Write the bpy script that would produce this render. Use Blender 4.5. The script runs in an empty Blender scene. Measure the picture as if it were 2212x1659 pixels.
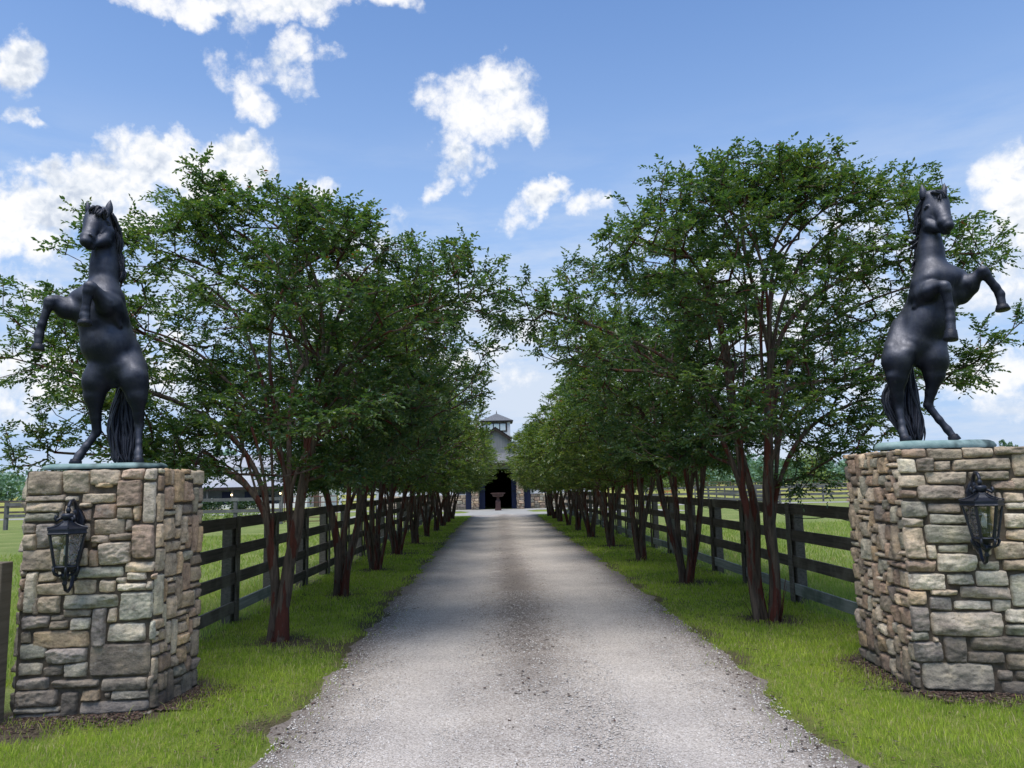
import bpy, math, random
import numpy as np
from mathutils import Vector, Matrix, noise as mnoise
SC = bpy.context.scene
COL = SC.collection
PI = math.pi
rad = math.radians

# ------------------------------------------------------------------ camera
F_PX = 1661.0
YAW, PITCH, ROLL = rad(-1.17), rad(7.5), rad(-1.25)
CAM = np.array([0, 0, 1.7])
def _rx(a):
    c, s = math.cos(a), math.sin(a); return np.array([[1,0,0],[0,c,-s],[0,s,c]])
def _rz(a):
    c, s = math.cos(a), math.sin(a); return np.array([[c,-s,0],[s,c,0],[0,0,1]])
RC = _rz(YAW) @ _rx(PI/2 + PITCH) @ _rz(ROLL)
def _ray(px, py):
    return RC @ np.array([(px-1106)/F_PX, -(py-829.5)/F_PX, -1.0])
def G(px, py, z=0.0):                      # surveyed photo point -> spot on the ground
    d = _ray(px, py); return CAM + d*((z-CAM[2])/d[2])
def P(px, py, Y):                          # surveyed photo point -> world point on the plane y = Y
    d = _ray(px, py); return CAM + d*(Y/d[1])

cam = bpy.data.cameras.new('camera'); camo = bpy.data.objects.new('camera', cam); COL.objects.link(camo)
cam.sensor_width = 36; cam.lens = 36*F_PX/2212; cam.clip_end = 6000; cam.clip_start = .05
camo.matrix_world = Matrix.Translation(Vector(CAM)) @ Matrix(RC.tolist()).to_4x4()
SC.camera = camo
SC.view_settings.view_transform = 'Standard'; SC.view_settings.look = 'None'
SC.view_settings.exposure = 0; SC.view_settings.gamma = 1
SC.render.engine = 'CYCLES'
SC.cycles.max_bounces = 6; SC.cycles.diffuse_bounces = 3; SC.cycles.glossy_bounces = 2
SC.cycles.transmission_bounces = 3; SC.cycles.transparent_max_bounces = 6
SC.cycles.caustics_reflective = False; SC.cycles.caustics_refractive = False
try: SC.cycles.use_denoising = True
except Exception: pass

# ------------------------------------------------------------------ object helpers
def link(o, parent=None, loc=None):
    COL.objects.link(o)
    if parent is not None: o.parent = parent
    if loc is not None: o.location = loc
    return o
def tag(o, label=None, cat=None, group=None, kind=None):
    if label: o['label'] = label
    if cat: o['category'] = cat
    if group: o['group'] = group
    if kind: o['kind'] = kind
    return o
def empty(name, loc=(0,0,0), label=None, cat=None, group=None, rotz=0):
    o = bpy.data.objects.new(name, None); o.empty_display_size = .2
    link(o, None, Vector([float(v) for v in loc])); o.rotation_euler.z = rotz
    return tag(o, label, cat, group)
def np_mesh(name, V, F, mat=None, parent=None, smooth=False, origin=None):
    """V (n,3) array, F (m,k) int array (k = 3 or 4)"""
    V = np.asarray(V, dtype=np.float32)
    if origin is not None: V = V - np.asarray(origin, dtype=np.float32)
    F = np.asarray(F, dtype=np.int32)
    me = bpy.data.meshes.new(name)
    me.vertices.add(len(V)); me.vertices.foreach_set('co', V.ravel())
    k = F.shape[1]
    me.loops.add(F.size); me.loops.foreach_set('vertex_index', F.ravel())
    me.polygons.add(len(F)); me.polygons.foreach_set('loop_start', np.arange(0, F.size, k, dtype=np.int32))
    if smooth: me.polygons.foreach_set('use_smooth', np.ones(len(F), dtype=bool))
    me.update(calc_edges=True)
    if mat: me.materials.append(mat)
    o = bpy.data.objects.new(name, me)
    return link(o, parent)
class MB:
    def __init__(s): s.v = []; s.f = []; s.c = []
    def add(s, vs, fs, col=None):
        b = len(s.v); s.v += [tuple(float(c) for c in v) for v in vs]; s.f += [tuple(b+i for i in f) for f in fs]
        if col is not None: s.c += [col]*len(vs)
        return s
    def box(s, x0, x1, y0, y1, z0, z1, rz=0, c=None):
        vs = [(x,y,z) for z in (z0,z1) for y in (y0,y1) for x in (x0,x1)]
        if rz:
            cx, cy = c if c else ((x0+x1)/2, (y0+y1)/2); ca, sa = math.cos(rz), math.sin(rz)
            vs = [(cx+(x-cx)*ca-(y-cy)*sa, cy+(x-cx)*sa+(y-cy)*ca, z) for x,y,z in vs]
        return s.add(vs, [(0,2,3,1),(4,5,7,6),(0,1,5,4),(1,3,7,5),(3,2,6,7),(2,0,4,6)])
    def beam(s, a, b, w, h, up=(0,0,1)):
        a, b = Vector([float(q) for q in a]), Vector([float(q) for q in b]); d = (b-a).normalized()
        side = d.cross(Vector(up)).normalized(); u = side.cross(d).normalized()
        vs = [p + side*(sx*w/2) + u*(sz*h/2) for p in (a,b) for sx,sz in ((-1,-1),(1,-1),(1,1),(-1,1))]
        return s.add(vs, [(0,3,2,1),(4,5,6,7),(0,1,5,4),(1,2,6,5),(2,3,7,6),(3,0,4,7)])
    def tube(s, pts, rs, n=8, caps=True):
        pts = [Vector([float(q) for q in p]) for p in pts]; rings = []; prev = None
        for i, p in enumerate(pts):
            d = (pts[min(i+1,len(pts)-1)] - pts[max(i-1,0)]).normalized()
            if prev is None:
                r = Vector((1,0,0)) if abs(d.x) < .8 else Vector((0,1,0)); u = d.cross(r).normalized()
            else:
                u = (prev - d*prev.dot(d)); u = u.normalized() if u.length > 1e-6 else d.orthogonal().normalized()
            w = d.cross(u); prev = u
            r = rs[i] if hasattr(rs, '__len__') else rs
            rings.append([p + (u*math.cos(2*PI*k/n) + w*math.sin(2*PI*k/n))*r for k in range(n)])
        vs = [v for rg in rings for v in rg]; fs = []
        for i in range(len(pts)-1):
            for k in range(n):
                fs.append((i*n+k, i*n+(k+1)%n, (i+1)*n+(k+1)%n, (i+1)*n+k))
        if caps: fs += [tuple(reversed(range(n))), tuple((len(pts)-1)*n+k for k in range(n))]
        return s.add(vs, fs)
    def lathe(s, prof, n=16, c=(0,0), caps=True, rot=0):
        vs = [(c[0]+r*math.cos(2*PI*k/n+rot), c[1]+r*math.sin(2*PI*k/n+rot), z) for r,z in prof for k in range(n)]; fs = []
        for i in range(len(prof)-1):
            for k in range(n): fs.append((i*n+k, i*n+(k+1)%n, (i+1)*n+(k+1)%n, (i+1)*n+k))
        if caps: fs += [tuple(reversed(range(n))), tuple((len(prof)-1)*n+k for k in range(n))]
        return s.add(vs, fs)
    def prism(s, poly, y0, y1):            # poly in (x, z), extruded along y
        n = len(poly); vs = [(x,y0,z) for x,z in poly] + [(x,y1,z) for x,z in poly]
        return s.add(vs, [tuple(range(n)), tuple(reversed(range(n,2*n)))] + [(k, n+k, n+(k+1)%n, (k+1)%n) for k in range(n)])
    def build(s, name, mat, parent=None, smooth=False, bevel=0, auto=False):
        me = bpy.data.meshes.new(name); o = bpy.data.objects.new(name, me); link(o, parent)
        off = Vector((0,0,0)); v = s.v
        if parent is not None:
            q = parent
            while q is not None: off = off + q.location; q = q.parent
            v = [(a-off.x, b-off.y, c-off.z) for a,b,c in s.v]
        me.from_pydata(v, [], s.f); me.update()
        if s.c:
            at = me.color_attributes.new('Col', 'FLOAT_COLOR', 'POINT')
            at.data.foreach_set('color', [x for c in s.c for x in (c[0],c[1],c[2],1.0)])
        if smooth:
            me.polygons.foreach_set('use_smooth', [True]*len(me.polygons))
        if mat: me.materials.append(mat)
        if bevel:
            m = o.modifiers.new('bevel', 'BEVEL'); m.width = bevel; m.segments = 2; m.limit_method = 'ANGLE'
        return o
def copy_tree(o, parent=None):
    c = o.copy(); COL.objects.link(c)
    if parent is not None: c.parent = parent
    for ch in list(o.children): copy_tree(ch, c)
    return c

# ------------------------------------------------------------------ material helpers
class NT:
    def __init__(s, tree): s.t = tree; s.n = tree.nodes; s.l = tree.links
    def new(s, typ, **kw):
        n = s.n.new(typ)
        for k, v in kw.items(): setattr(n, k, v)
        return n
    def put(s, sock, v):
        if isinstance(v, bpy.types.NodeSocket): s.l.new(v, sock)
        elif v is not None:
            if hasattr(sock.default_value, '__len__') and not hasattr(v, '__len__'): v = (v,)*len(sock.default_value)
            if hasattr(v, '__len__') and len(sock.default_value) == 4 and len(v) == 3: v = (*v, 1)
            sock.default_value = v
    def math(s, op, a, b=None, c=None, clamp=False):
        n = s.new('ShaderNodeMath', operation=op, use_clamp=clamp)
        for i, v in enumerate((a,b,c)): s.put(n.inputs[i], v) if v is not None else None
        return n.outputs[0]
    def vmath(s, op, a, b=None, scale=None):
        n = s.new('ShaderNodeVectorMath', operation=op); s.put(n.inputs[0], a)
        if b is not None: s.put(n.inputs[1], b)
        if scale is not None: s.put(n.inputs['Scale'], scale)
        return n.outputs['Value'] if op in ('LENGTH','DOT_PRODUCT','DISTANCE') else n.outputs[0]
    def noise(s, vec, scale, detail=4, rough=.55, out=0, dist=0):
        n = s.new('ShaderNodeTexNoise'); s.put(n.inputs['Vector'], vec); n.inputs['Scale'].default_value = scale
        n.inputs['Detail'].default_value = detail; n.inputs['Roughness'].default_value = rough; n.inputs['Distortion'].default_value = dist
        return n.outputs[out]
    def voro(s, vec, scale, feature='F1', out='Distance', rnd=1):
        n = s.new('ShaderNodeTexVoronoi', feature=feature); s.put(n.inputs['Vector'], vec); n.inputs['Scale'].default_value = scale
        n.inputs['Randomness'].default_value = rnd
        return n.outputs[out]
    def ramp(s, fac, stops, interp='LINEAR'):
        n = s.new('ShaderNodeValToRGB'); s.put(n.inputs[0], fac); cr = n.color_ramp; cr.interpolation = interp
        while len(cr.elements) < len(stops): cr.elements.new(.5)
        for e, (p, c) in zip(cr.elements, stops):
            e.position = p; e.color = (*c, 1) if hasattr(c, '__len__') else (c,c,c,1)
        return n.outputs[0]
    def mix(s, fac, a, b, mode='MIX'):
        n = s.new('ShaderNodeMix', data_type='RGBA', blend_type=mode); s.put(n.inputs[0], fac)
        s.put(n.inputs[6], a); s.put(n.inputs[7], b); return n.outputs[2]
    def step(s, v, lo, hi):
        n = s.new('ShaderNodeMapRange', interpolation_type='SMOOTHSTEP'); s.put(n.inputs[0], v)
        s.put(n.inputs[1], lo); s.put(n.inputs[2], hi); n.inputs[3].default_value = 0; n.inputs[4].default_value = 1
        return n.outputs[0]
    def mapping(s, vec, loc=(0,0,0), rot=(0,0,0), scale=(1,1,1), typ='POINT'):
        n = s.new('ShaderNodeMapping', vector_type=typ); s.put(n.inputs[0], vec)
        n.inputs[1].default_value = loc; n.inputs[2].default_value = rot; n.inputs[3].default_value = scale
        return n.outputs[0]
def new_mat(name):
    m = bpy.data.materials.new(name); m.use_nodes = True; nt = NT(m.node_tree)
    b = m.node_tree.nodes['Principled BSDF']
    return m, nt, b
def surf(name, c1, c2, scale=8, rough=.8, bump=.3, bscale=40, metal=0, stretch=(1,1,1), detail=5, spec=.3, c3=None, bdist=.01):
    m, nt, b = new_mat(name)
    oc = nt.new('ShaderNodeTexCoord').outputs['Object']; v = nt.mapping(oc, scale=stretch)
    n = nt.noise(v, scale, detail, .6)
    col = nt.ramp(n, [(.3, c1), (.7, c2)])
    if c3 is not None:
        col = nt.mix(nt.step(nt.noise(v, scale*.37, 3), .52, .7), col, c3)
    nt.put(b.inputs['Base Color'], col)
    b.inputs['Roughness'].default_value = rough; b.inputs['Metallic'].default_value = metal
    b.inputs['Specular IOR Level'].default_value = spec
    if bump:
        bp = nt.new('ShaderNodeBump'); bp.inputs['Strength'].default_value = bump; bp.inputs['Distance'].default_value = bdist
        nt.put(bp.inputs['Height'], nt.noise(v, bscale, 6, .65)); nt.put(b.inputs['Normal'], bp.outputs[0])
    return m

# ------------------------------------------------------------------ world: physical sky with drifting cumulus
SUN_EL, SUN_AZ = 70, -158               # degrees above horizon, degrees right of +Y (negative: left)
SKY_STR = .13
def build_world():
    w = bpy.data.worlds.new('World'); SC.world = w; w.use_nodes = True
    nt = NT(w.node_tree); nt.n.clear()
    out = nt.new('ShaderNodeOutputWorld'); bg = nt.new('ShaderNodeBackground'); nt.l.new(bg.outputs[0], out.inputs[0])
    sky = nt.new('ShaderNodeTexSky', sky_type='NISHITA'); sky.sun_disc = False
    sky.sun_elevation = rad(SUN_EL); sky.sun_rotation = rad(SUN_AZ); sky.air_density = 1.0; sky.dust_density = .6; sky.ozone_density = 2.0
    bg.inputs['Strength'].default_value = SKY_STR
    gen = nt.new('ShaderNodeTexCoord').outputs['Generated']
    d = nt.vmath('NORMALIZE', gen)
    sep = nt.new('ShaderNodeSeparateXYZ'); nt.l.new(d, sep.inputs[0]); x, y, z = sep.outputs
    az = nt.math('ARCTAN2', x, y); el = nt.math('ARCSINE', z)
    comb = nt.new('ShaderNodeCombineXYZ'); nt.l.new(az, comb.inputs[0]); nt.l.new(el, comb.inputs[1]); ae = comb.outputs[0]
    # ragged billows: warp the angular position
    w1 = nt.vmath('SUBTRACT', nt.noise(d, 9, 3, .6, out=1), (.5,.5,.5))
    w2 = nt.vmath('SUBTRACT', nt.noise(d, 34, 4, .65, out=1), (.5,.5,.5))
    ae2 = nt.vmath('ADD', ae, nt.vmath('ADD', nt.vmath('SCALE', w1, scale=.10), nt.vmath('SCALE', w2, scale=.035)))
    clouds = []
    def blob(px, py, rx, ry, rot=0, amp=1.0):   # photo pixel -> direction
        v = _ray(px, py); v = v/np.linalg.norm(v)
        clouds.append((math.atan2(v[0], v[1]), math.asin(v[2]), rx/F_PX*1.04, ry/F_PX*1.02, rad(rot), amp))
    # main cumulus
    for a in [(1040,250,125,85,10,1.15),(1090,205,60,65,0,1.1),(960,235,60,50,0,1),(1130,260,50,60,0,1),(995,335,50,55,30,.80),(955,385,75,22,45,.74),(1035,370,30,38,-30,.68),
              (1165,435,85,40,28,1.0),(1205,400,30,35,0,1),(1265,440,60,28,10,.75),
              (430,0,200,34,0,1.0),(650,12,140,38,8,1.1),(860,5,80,28,-15,.95),(500,30,80,30,-20,.7),
              (605,115,75,48,20,.98),(545,190,60,45,-40,.95),(640,160,48,36,0,.75),(475,135,28,36,0,.66),(705,110,45,20,10,.62),
              (15,160,48,50,0,1.0),(35,268,45,15,-5,.8),
              (330,335,110,62,10,1.35),(430,360,90,65,0,1.3),(510,335,65,60,0,1.2),(230,400,150,50,20,1.2),(90,430,150,55,14,1.2),(20,470,120,70,0,1.1),(340,275,40,16,0,.5),
              (190,450,200,60,0,1.0),(700,415,50,35,20,.9),(640,400,60,30,0,.6),
              (60,800,140,60,0,.85),(150,830,120,60,0,.75),(20,880,90,60,0,.8),(350,780,90,70,0,.8),(80,600,120,30,0,.5),(230,700,160,60,10,.5),(380,800,80,40,0,.7),
              (700,650,200,110,0,.7),(760,520,120,90,0,.5),(900,650,160,90,0,.5),(1050,780,120,40,0,.7),(1130,700,90,60,0,.6),
              (2190,430,60,110,0,1.1),(2170,480,80,50,20,1.0),(2205,345,30,30,0,.9),(2190,600,90,45,10,.85),(2110,660,60,22,20,.5),
              (2150,800,140,50,15,.95),(2090,840,120,50,0,.8),(2190,760,60,40,0,.9),(1840,860,120,30,0,.45),(1960,700,90,30,0,.5),(1900,600,160,60,0,.6),
              (1800,520,180,90,0,.6),(1600,620,200,90,0,.75),(1700,700,120,60,0,.7),(1830,760,100,40,0,.6),(1850,410,120,50,0,.35),(1400,760,150,60,0,.55),(1120,830,70,25,0,.6)]:
        blob(*a)
    # clouds outside the frame so that the light and other views stay natural
    rnd = random.Random(5)
    for i in range(4):
        a = rnd.uniform(.9, 5.3); clouds.append((a if a < PI else a-2*PI, rnd.uniform(.12, .9), rnd.uniform(.10,.28), rnd.uniform(.05,.12), rnd.uniform(-.2,.2), 1.0))
    fld = None
    for (a, e, rx, ry, rt, amp) in clouds:
        v = nt.mapping(ae2, loc=(a, e, 0), rot=(0,0,rt), scale=(rx, ry, 1), typ='TEXTURE')
        L = nt.vmath('LENGTH', v)
        g = nt.math('MULTIPLY_ADD', nt.math('MULTIPLY', L, L), -amp*.75, amp)      # amp*(1-.75 L^2)
        fld = g if fld is None else nt.math('SMOOTH_MAX', fld, g, .12)
    wv = nt.vmath('ADD', d, nt.vmath('SCALE', nt.vmath('SUBTRACT', nt.noise(d, 45, 4, .6, out=1), (.5,.5,.5)), scale=.022))
    def lumps(off):
        n = nt.new('ShaderNodeTexVoronoi', feature='F1'); n.normalize = False
        nt.put(n.inputs['Vector'], nt.vmath('ADD', wv, off) if off else wv)
        n.inputs['Scale'].default_value = 24; n.inputs['Detail'].default_value = 2.5; n.inputs['Roughness'].default_value = .5; n.inputs['Lacunarity'].default_value = 2.3
        return nt.math('MULTIPLY', n.outputs['Distance'], .62)
    vb = lumps(None); vb2 = lumps((-.003, 0, .0065))
    wisp = nt.noise(d, 40, 9, .68)
    tex = nt.math('ADD', nt.math('MULTIPLY', nt.math('SUBTRACT', .42, vb), 1.0), nt.math('MULTIPLY', nt.math('SUBTRACT', wisp, .5), 1.3))
    f2 = nt.math('ADD', fld, tex)
    alpha = nt.step(f2, .04, .90)
    rel = nt.math('SUBTRACT', vb2, vb); big = nt.math('SUBTRACT', nt.noise(d, 9, 3, .5), .5)
    thick = nt.step(f2, .6, 1.7)
    sh = nt.math('ADD', nt.math('MULTIPLY', rel, 1.5), nt.math('MULTIPLY', big, 1.6))
    sh = nt.math('ADD', sh, nt.math('MULTIPLY', thick, -.22))
    sh = nt.math('ADD', sh, .86, clamp=True)
    ccol = nt.ramp(sh, [(.38, (.60,.66,.77)), (.62, (.82,.86,.92)), (.84, (1.0,1.0,1.01))])
    # high thin veil, stronger close to the horizon
    stretch = nt.mapping(d, scale=(1.0,1.0,4.5))
    veil = nt.math('MULTIPLY', nt.step(nt.noise(stretch, 4.5, 7, .6), .38, .64), nt.step(el, .48, .16))
    haze = nt.step(el, .66, .02)
    skyc = nt.mix(1.0, sky.outputs[0], (.86,1.0,1.16,1), 'MULTIPLY')
    skyc = nt.vmath('SCALE', skyc, scale=1.42)
    wh = lambda c, k: nt.vmath('SCALE', c, scale=k/SKY_STR)
    skyc = nt.mix(nt.math('MULTIPLY', haze, .93), skyc, tuple(q/SKY_STR for q in (.44,.61,.90)))
    c = nt.mix(nt.math('MULTIPLY', veil, .78), skyc, tuple(q/SKY_STR for q in (.74,.81,.92)))
    c = nt.mix(nt.math('MULTIPLY', alpha, .96), c, wh(ccol, 1.04))
    nt.l.new(c, bg.inputs['Color'])
build_world()
sl = bpy.data.lights.new('sun', 'SUN'); sl.energy = 3.9; sl.angle = rad(40); sl.color = (1.0, .95, .87)
so = bpy.data.objects.new('sun', sl); COL.objects.link(so)
sd = Vector((math.sin(rad(SUN_AZ))*math.cos(rad(SUN_EL)), math.cos(rad(SUN_AZ))*math.cos(rad(SUN_EL)), math.sin(rad(SUN_EL))))
so.rotation_euler = sd.to_track_quat('Z', 'Y').to_euler()

# ------------------------------------------------------------------ materials
def m_bronze():
    m, nt, b = new_mat('bronze')
    oc = nt.new('ShaderNodeTexCoord').outputs['Object']
    n = nt.noise(oc, 7, 5, .6); n2 = nt.noise(nt.mapping(oc, scale=(4,4,.6)), 9, 6, .65)
    col = nt.ramp(n, [(.3, (.030,.034,.046)), (.7, (.060,.063,.078))])
    col = nt.mix(nt.math('MULTIPLY', nt.step(n2, .54, .70), .7), col, (.13,.135,.14))
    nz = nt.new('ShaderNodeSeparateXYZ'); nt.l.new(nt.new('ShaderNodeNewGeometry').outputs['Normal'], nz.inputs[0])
    col = nt.mix(nt.step(nt.math('ADD', nz.outputs[2], nt.math('MULTIPLY', nt.math('SUBTRACT', n, .5), .9)), -.30, .55), nt.mix(.72, col, (.016,.019,.036)), nt.mix(.65, col, (.135,.137,.155)))  # undersides darkened, upward faces greyed: light and shade put into the colour
    nt.put(b.inputs['Base Color'], col)
    nt.put(b.inputs['Roughness'], nt.ramp(n2, [(.3, .46), (.7, .68)]))
    b.inputs['Metallic'].default_value = .8; b.inputs['Specular IOR Level'].default_value = .3
    bp = nt.new('ShaderNodeBump'); bp.inputs['Strength'].default_value = .35; bp.inputs['Distance'].default_value = .012
    nt.put(bp.inputs['Height'], nt.math('ADD', nt.noise(oc, 9, 4, .6), nt.math('MULTIPLY', nt.noise(oc, 45, 5, .6), .35))); nt.put(b.inputs['Normal'], bp.outputs[0])
    return m
M = {}
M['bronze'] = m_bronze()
M['hair'] = surf('bronze_hair', (.010,.012,.020), (.03,.032,.045), 14, .5, .4, 60, .2)
M['patina'] = surf('patina', (.17,.27,.26), (.33,.44,.42), 9, .8, .5, 30, 0, c3=(.06,.09,.09))
M['black_metal'] = surf('black_metal', (.012,.015,.024), (.028,.032,.046), 30, .42, .15, 80, .4, spec=.5)
def m_wood(name, a, b_, pale=None, ground=False):
    m, nt, b = new_mat(name)
    geo = nt.new('ShaderNodeTexCoord').outputs['Object']
    isl = nt.new('ShaderNodeNewGeometry').outputs['Random Per Island']
    v = nt.vmath('ADD', geo, nt.vmath('SCALE', (7.,3.,5.), scale=isl))
    v = nt.mapping(v, scale=(6,1.4,1.4) if False else (1,1,1))
    n = nt.noise(nt.mapping(v, scale=(14,.9,26)), 1.6, 6, .65); n2 = nt.noise(v, 1.7, 5, .6)
    col = nt.ramp(n, [(.3, a), (.7, b_)])
    if pale: col = nt.mix(nt.math('MULTIPLY', nt.step(n2, .5, .72), .7), col, pale)
    nt.put(b.inputs['Base Color'], col); b.inputs['Roughness'].default_value = .85; b.inputs['Specular IOR Level'].default_value = .2
    bp = nt.new('ShaderNodeBump'); bp.inputs['Strength'].default_value = .5; bp.inputs['Distance'].default_value = .006
    nt.put(bp.inputs['Height'], n); nt.put(b.inputs['Normal'], bp.outputs[0])
    return m
M['fence_dark'] = m_wood('fence_dark', (.046,.039,.031), (.115,.099,.080), (.19,.175,.14))
M['fence_pale'] = m_wood('fence_pale', (.15,.165,.15), (.29,.31,.28), (.07,.10,.07))
M['fence_post'] = m_wood('fence_post', (.072,.065,.055), (.17,.155,.133), (.11,.11,.075))
M['wood_brown'] = m_wood('wood_brown', (.09,.072,.052), (.19,.155,.115), (.14,.115,.085))
M['rail_grey'] = m_wood('rail_grey', (.075,.075,.075), (.16,.16,.16), (.22,.22,.21))
M['pipe_red'] = surf('pipe_red', (.10,.035,.03), (.16,.06,.05), 10, .6, .1)
M['pipe_brown'] = surf('pipe_brown', (.09,.07,.05), (.13,.10,.07), 10, .6, .1)
M['mortar'] = surf('mortar', (.055,.044,.034), (.13,.105,.08), 20, .95, .7, 90)
M['white_wall'] = surf('white_wall', (.66,.67,.68), (.78,.78,.78), 3, .7, .1, 20, stretch=(4,4,.5))
M['white_soft'] = surf('white_soft', (.50,.52,.54), (.62,.63,.64), 3, .7, .1, 20)
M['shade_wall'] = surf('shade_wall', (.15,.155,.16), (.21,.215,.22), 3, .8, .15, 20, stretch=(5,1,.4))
M['roof_dark'] = surf('roof_dark', (.10,.105,.115), (.16,.165,.175), 3, .6, .2, 12, stretch=(6,1,1))
M['roof_metal'] = surf('roof_metal', (.30,.31,.34), (.40,.40,.43), 2, .55, .1, 12, stretch=(6,.3,1), spec=.4)
M['grey_wall'] = surf('grey_wall', (.12,.14,.145), (.17,.19,.195), 3, .8, .1)
M['navy'] = surf('navy', (.008,.014,.045), (.016,.024,.07), 5, .5, .1, stretch=(8,8,.5))
M['navy_dark'] = surf('navy_dark', (.006,.010,.022), (.012,.018,.036), 5, .45, .1)
M['trim'] = surf('trim_brown', (.022,.016,.015), (.04,.028,.024), 5, .7, .1)
M['dark_inside'] = surf('dark_inside', (.004,.004,.004), (.008,.008,.008), 5, .9, 0)
M['urn'] = surf('urn_iron', (.05,.025,.023), (.10,.055,.05), 9, .7, .3)
M['concrete'] = surf('concrete', (.27,.26,.235), (.38,.37,.34), 2, .9, .2, 30)
M['bulb'] = surf('bulb', (.75,.72,.62), (.8,.78,.7), 4, .3, 0)
M['equipment'] = surf('orange_paint', (.45,.16,.06), (.55,.22,.09), 6, .6, .1)
def m_glass(name, tint, fac):
    m, nt, b = new_mat(name); nt.n.remove(b); out = nt.n['Material Output']
    tr = nt.new('ShaderNodeBsdfTransparent'); tr.inputs[0].default_value = (*tint, 1)
    gl = nt.new('ShaderNodeBsdfGlossy'); gl.inputs['Roughness'].default_value = .08
    oc = nt.new('ShaderNodeTexCoord').outputs['Object']
    bp = nt.new('ShaderNodeBump'); bp.inputs['Strength'].default_value = .9; bp.inputs['Distance'].default_value = .02
    nt.put(bp.inputs['Height'], nt.noise(oc, 22, 2, .5)); nt.l.new(bp.outputs[0], gl.inputs['Normal'])
    mx = nt.new('ShaderNodeMixShader'); mx.inputs[0].default_value = fac
    nt.l.new(tr.outputs[0], mx.inputs[1]); nt.l.new(gl.outputs[0], mx.inputs[2]); nt.l.new(mx.outputs[0], out.inputs[0])
    return m
M['lamp_glass'] = m_glass('seeded_glass', (.80,.82,.84), .14)
M['window_glass'] = surf('window_glass', (.02,.03,.04), (.04,.05,.06), 3, .08, 0, spec=1.0)
M['window_sky'] = surf('window_pale', (.42,.50,.52), (.56,.64,.65), 2, .15, 0, spec=.8)
def m_glow():
    m, nt, b = new_mat('lit_lamp'); b.inputs['Base Color'].default_value = (1,.85,.5,1)
    b.inputs['Emission Color'].default_value = (1,.78,.42,1); b.inputs['Emission Strength'].default_value = 6
    return m
M['lit_lamp'] = m_glow()
def m_stone():
    m, nt, b = new_mat('stone')
    at = nt.new('ShaderNodeVertexColor'); at.layer_name = 'Col'
    oc = nt.new('ShaderNodeTexCoord').outputs['Object']
    sep = nt.new('ShaderNodeSeparateXYZ'); nt.l.new(oc, sep.inputs[0])
    n = nt.noise(oc, 7, 6, .65); n2 = nt.noise(nt.mapping(oc, scale=(1,1,1.7)), 15, 8, .75); n3 = nt.noise(oc, 70, 4, .6)
    c = nt.mix(1, at.outputs[0], nt.ramp(n, [(.25, (.62,.60,.60)), (.5, (1,1,1)), (.75, (1.35,1.28,1.15))]), 'MULTIPLY')
    c = nt.mix(1, c, nt.ramp(n2, [(.30, (.45,.43,.43)), (.48, (1,1,1)), (.70, (1.3,1.3,1.27))]), 'MULTIPLY')
    c = nt.mix(.6, c, nt.ramp(n3, [(.3, (.7,.7,.7)), (.7, (1.25,1.25,1.25))]), 'MULTIPLY')
    c = nt.mix(nt.math('MULTIPLY', nt.step(nt.noise(oc, 2.6, 6, .7), .52, .68), .45), c, (.10,.09,.085))
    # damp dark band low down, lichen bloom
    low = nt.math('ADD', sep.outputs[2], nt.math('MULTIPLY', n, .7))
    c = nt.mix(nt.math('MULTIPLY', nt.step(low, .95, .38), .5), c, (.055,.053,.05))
    lich = nt.math('MULTIPLY', nt.step(nt.noise(oc, 4.3, 7, .75), .58, .7), .28)
    c = nt.mix(lich, c, (.44,.43,.39))
    nt.put(b.inputs['Base Color'], c); b.inputs['Roughness'].default_value = .9; b.inputs['Specular IOR Level'].default_value = .2
    bp = nt.new('ShaderNodeBump'); bp.inputs['Strength'].default_value = .8; bp.inputs['Distance'].default_value = .012
    nt.put(bp.inputs['Height'], nt.math('ADD', n2, nt.math('MULTIPLY', n3, .5))); nt.put(b.inputs['Normal'], bp.outputs[0])
    return m
M['stone'] = m_stone()
def m_bark():
    m, nt, b = new_mat('bark')
    oc = nt.new('ShaderNodeTexCoord').outputs['Object']
    n = nt.noise(nt.mapping(oc, scale=(9,9,1.6)), 1.0, 6, .6); n2 = nt.noise(nt.mapping(oc, scale=(30,30,3)), 1, 5, .6); n3 = nt.noise(oc, 2.2, 4)
    c = nt.ramp(n2, [(.3, (.032,.024,.019)), (.7, (.135,.100,.076))])
    red = nt.ramp(n2, [(.3, (.045,.013,.009)), (.7, (.11,.032,.020))])
    c = nt.mix(nt.step(nt.math('ADD', n, nt.math('MULTIPLY', n3, .25)), .652, .68), c, red)
    nt.put(b.inputs['Base Color'], c); b.inputs['Roughness'].default_value = .75; b.inputs['Specular IOR Level'].default_value = .25
    bp = nt.new('ShaderNodeBump'); bp.inputs['Strength'].default_value = .7; bp.inputs['Distance'].default_value = .012
    nt.put(bp.inputs['Height'], nt.math('ADD', n2, nt.step(n, .5, .54))); nt.put(b.inputs['Normal'], bp.outputs[0])
    return m
M['bark'] = m_bark()
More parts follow.
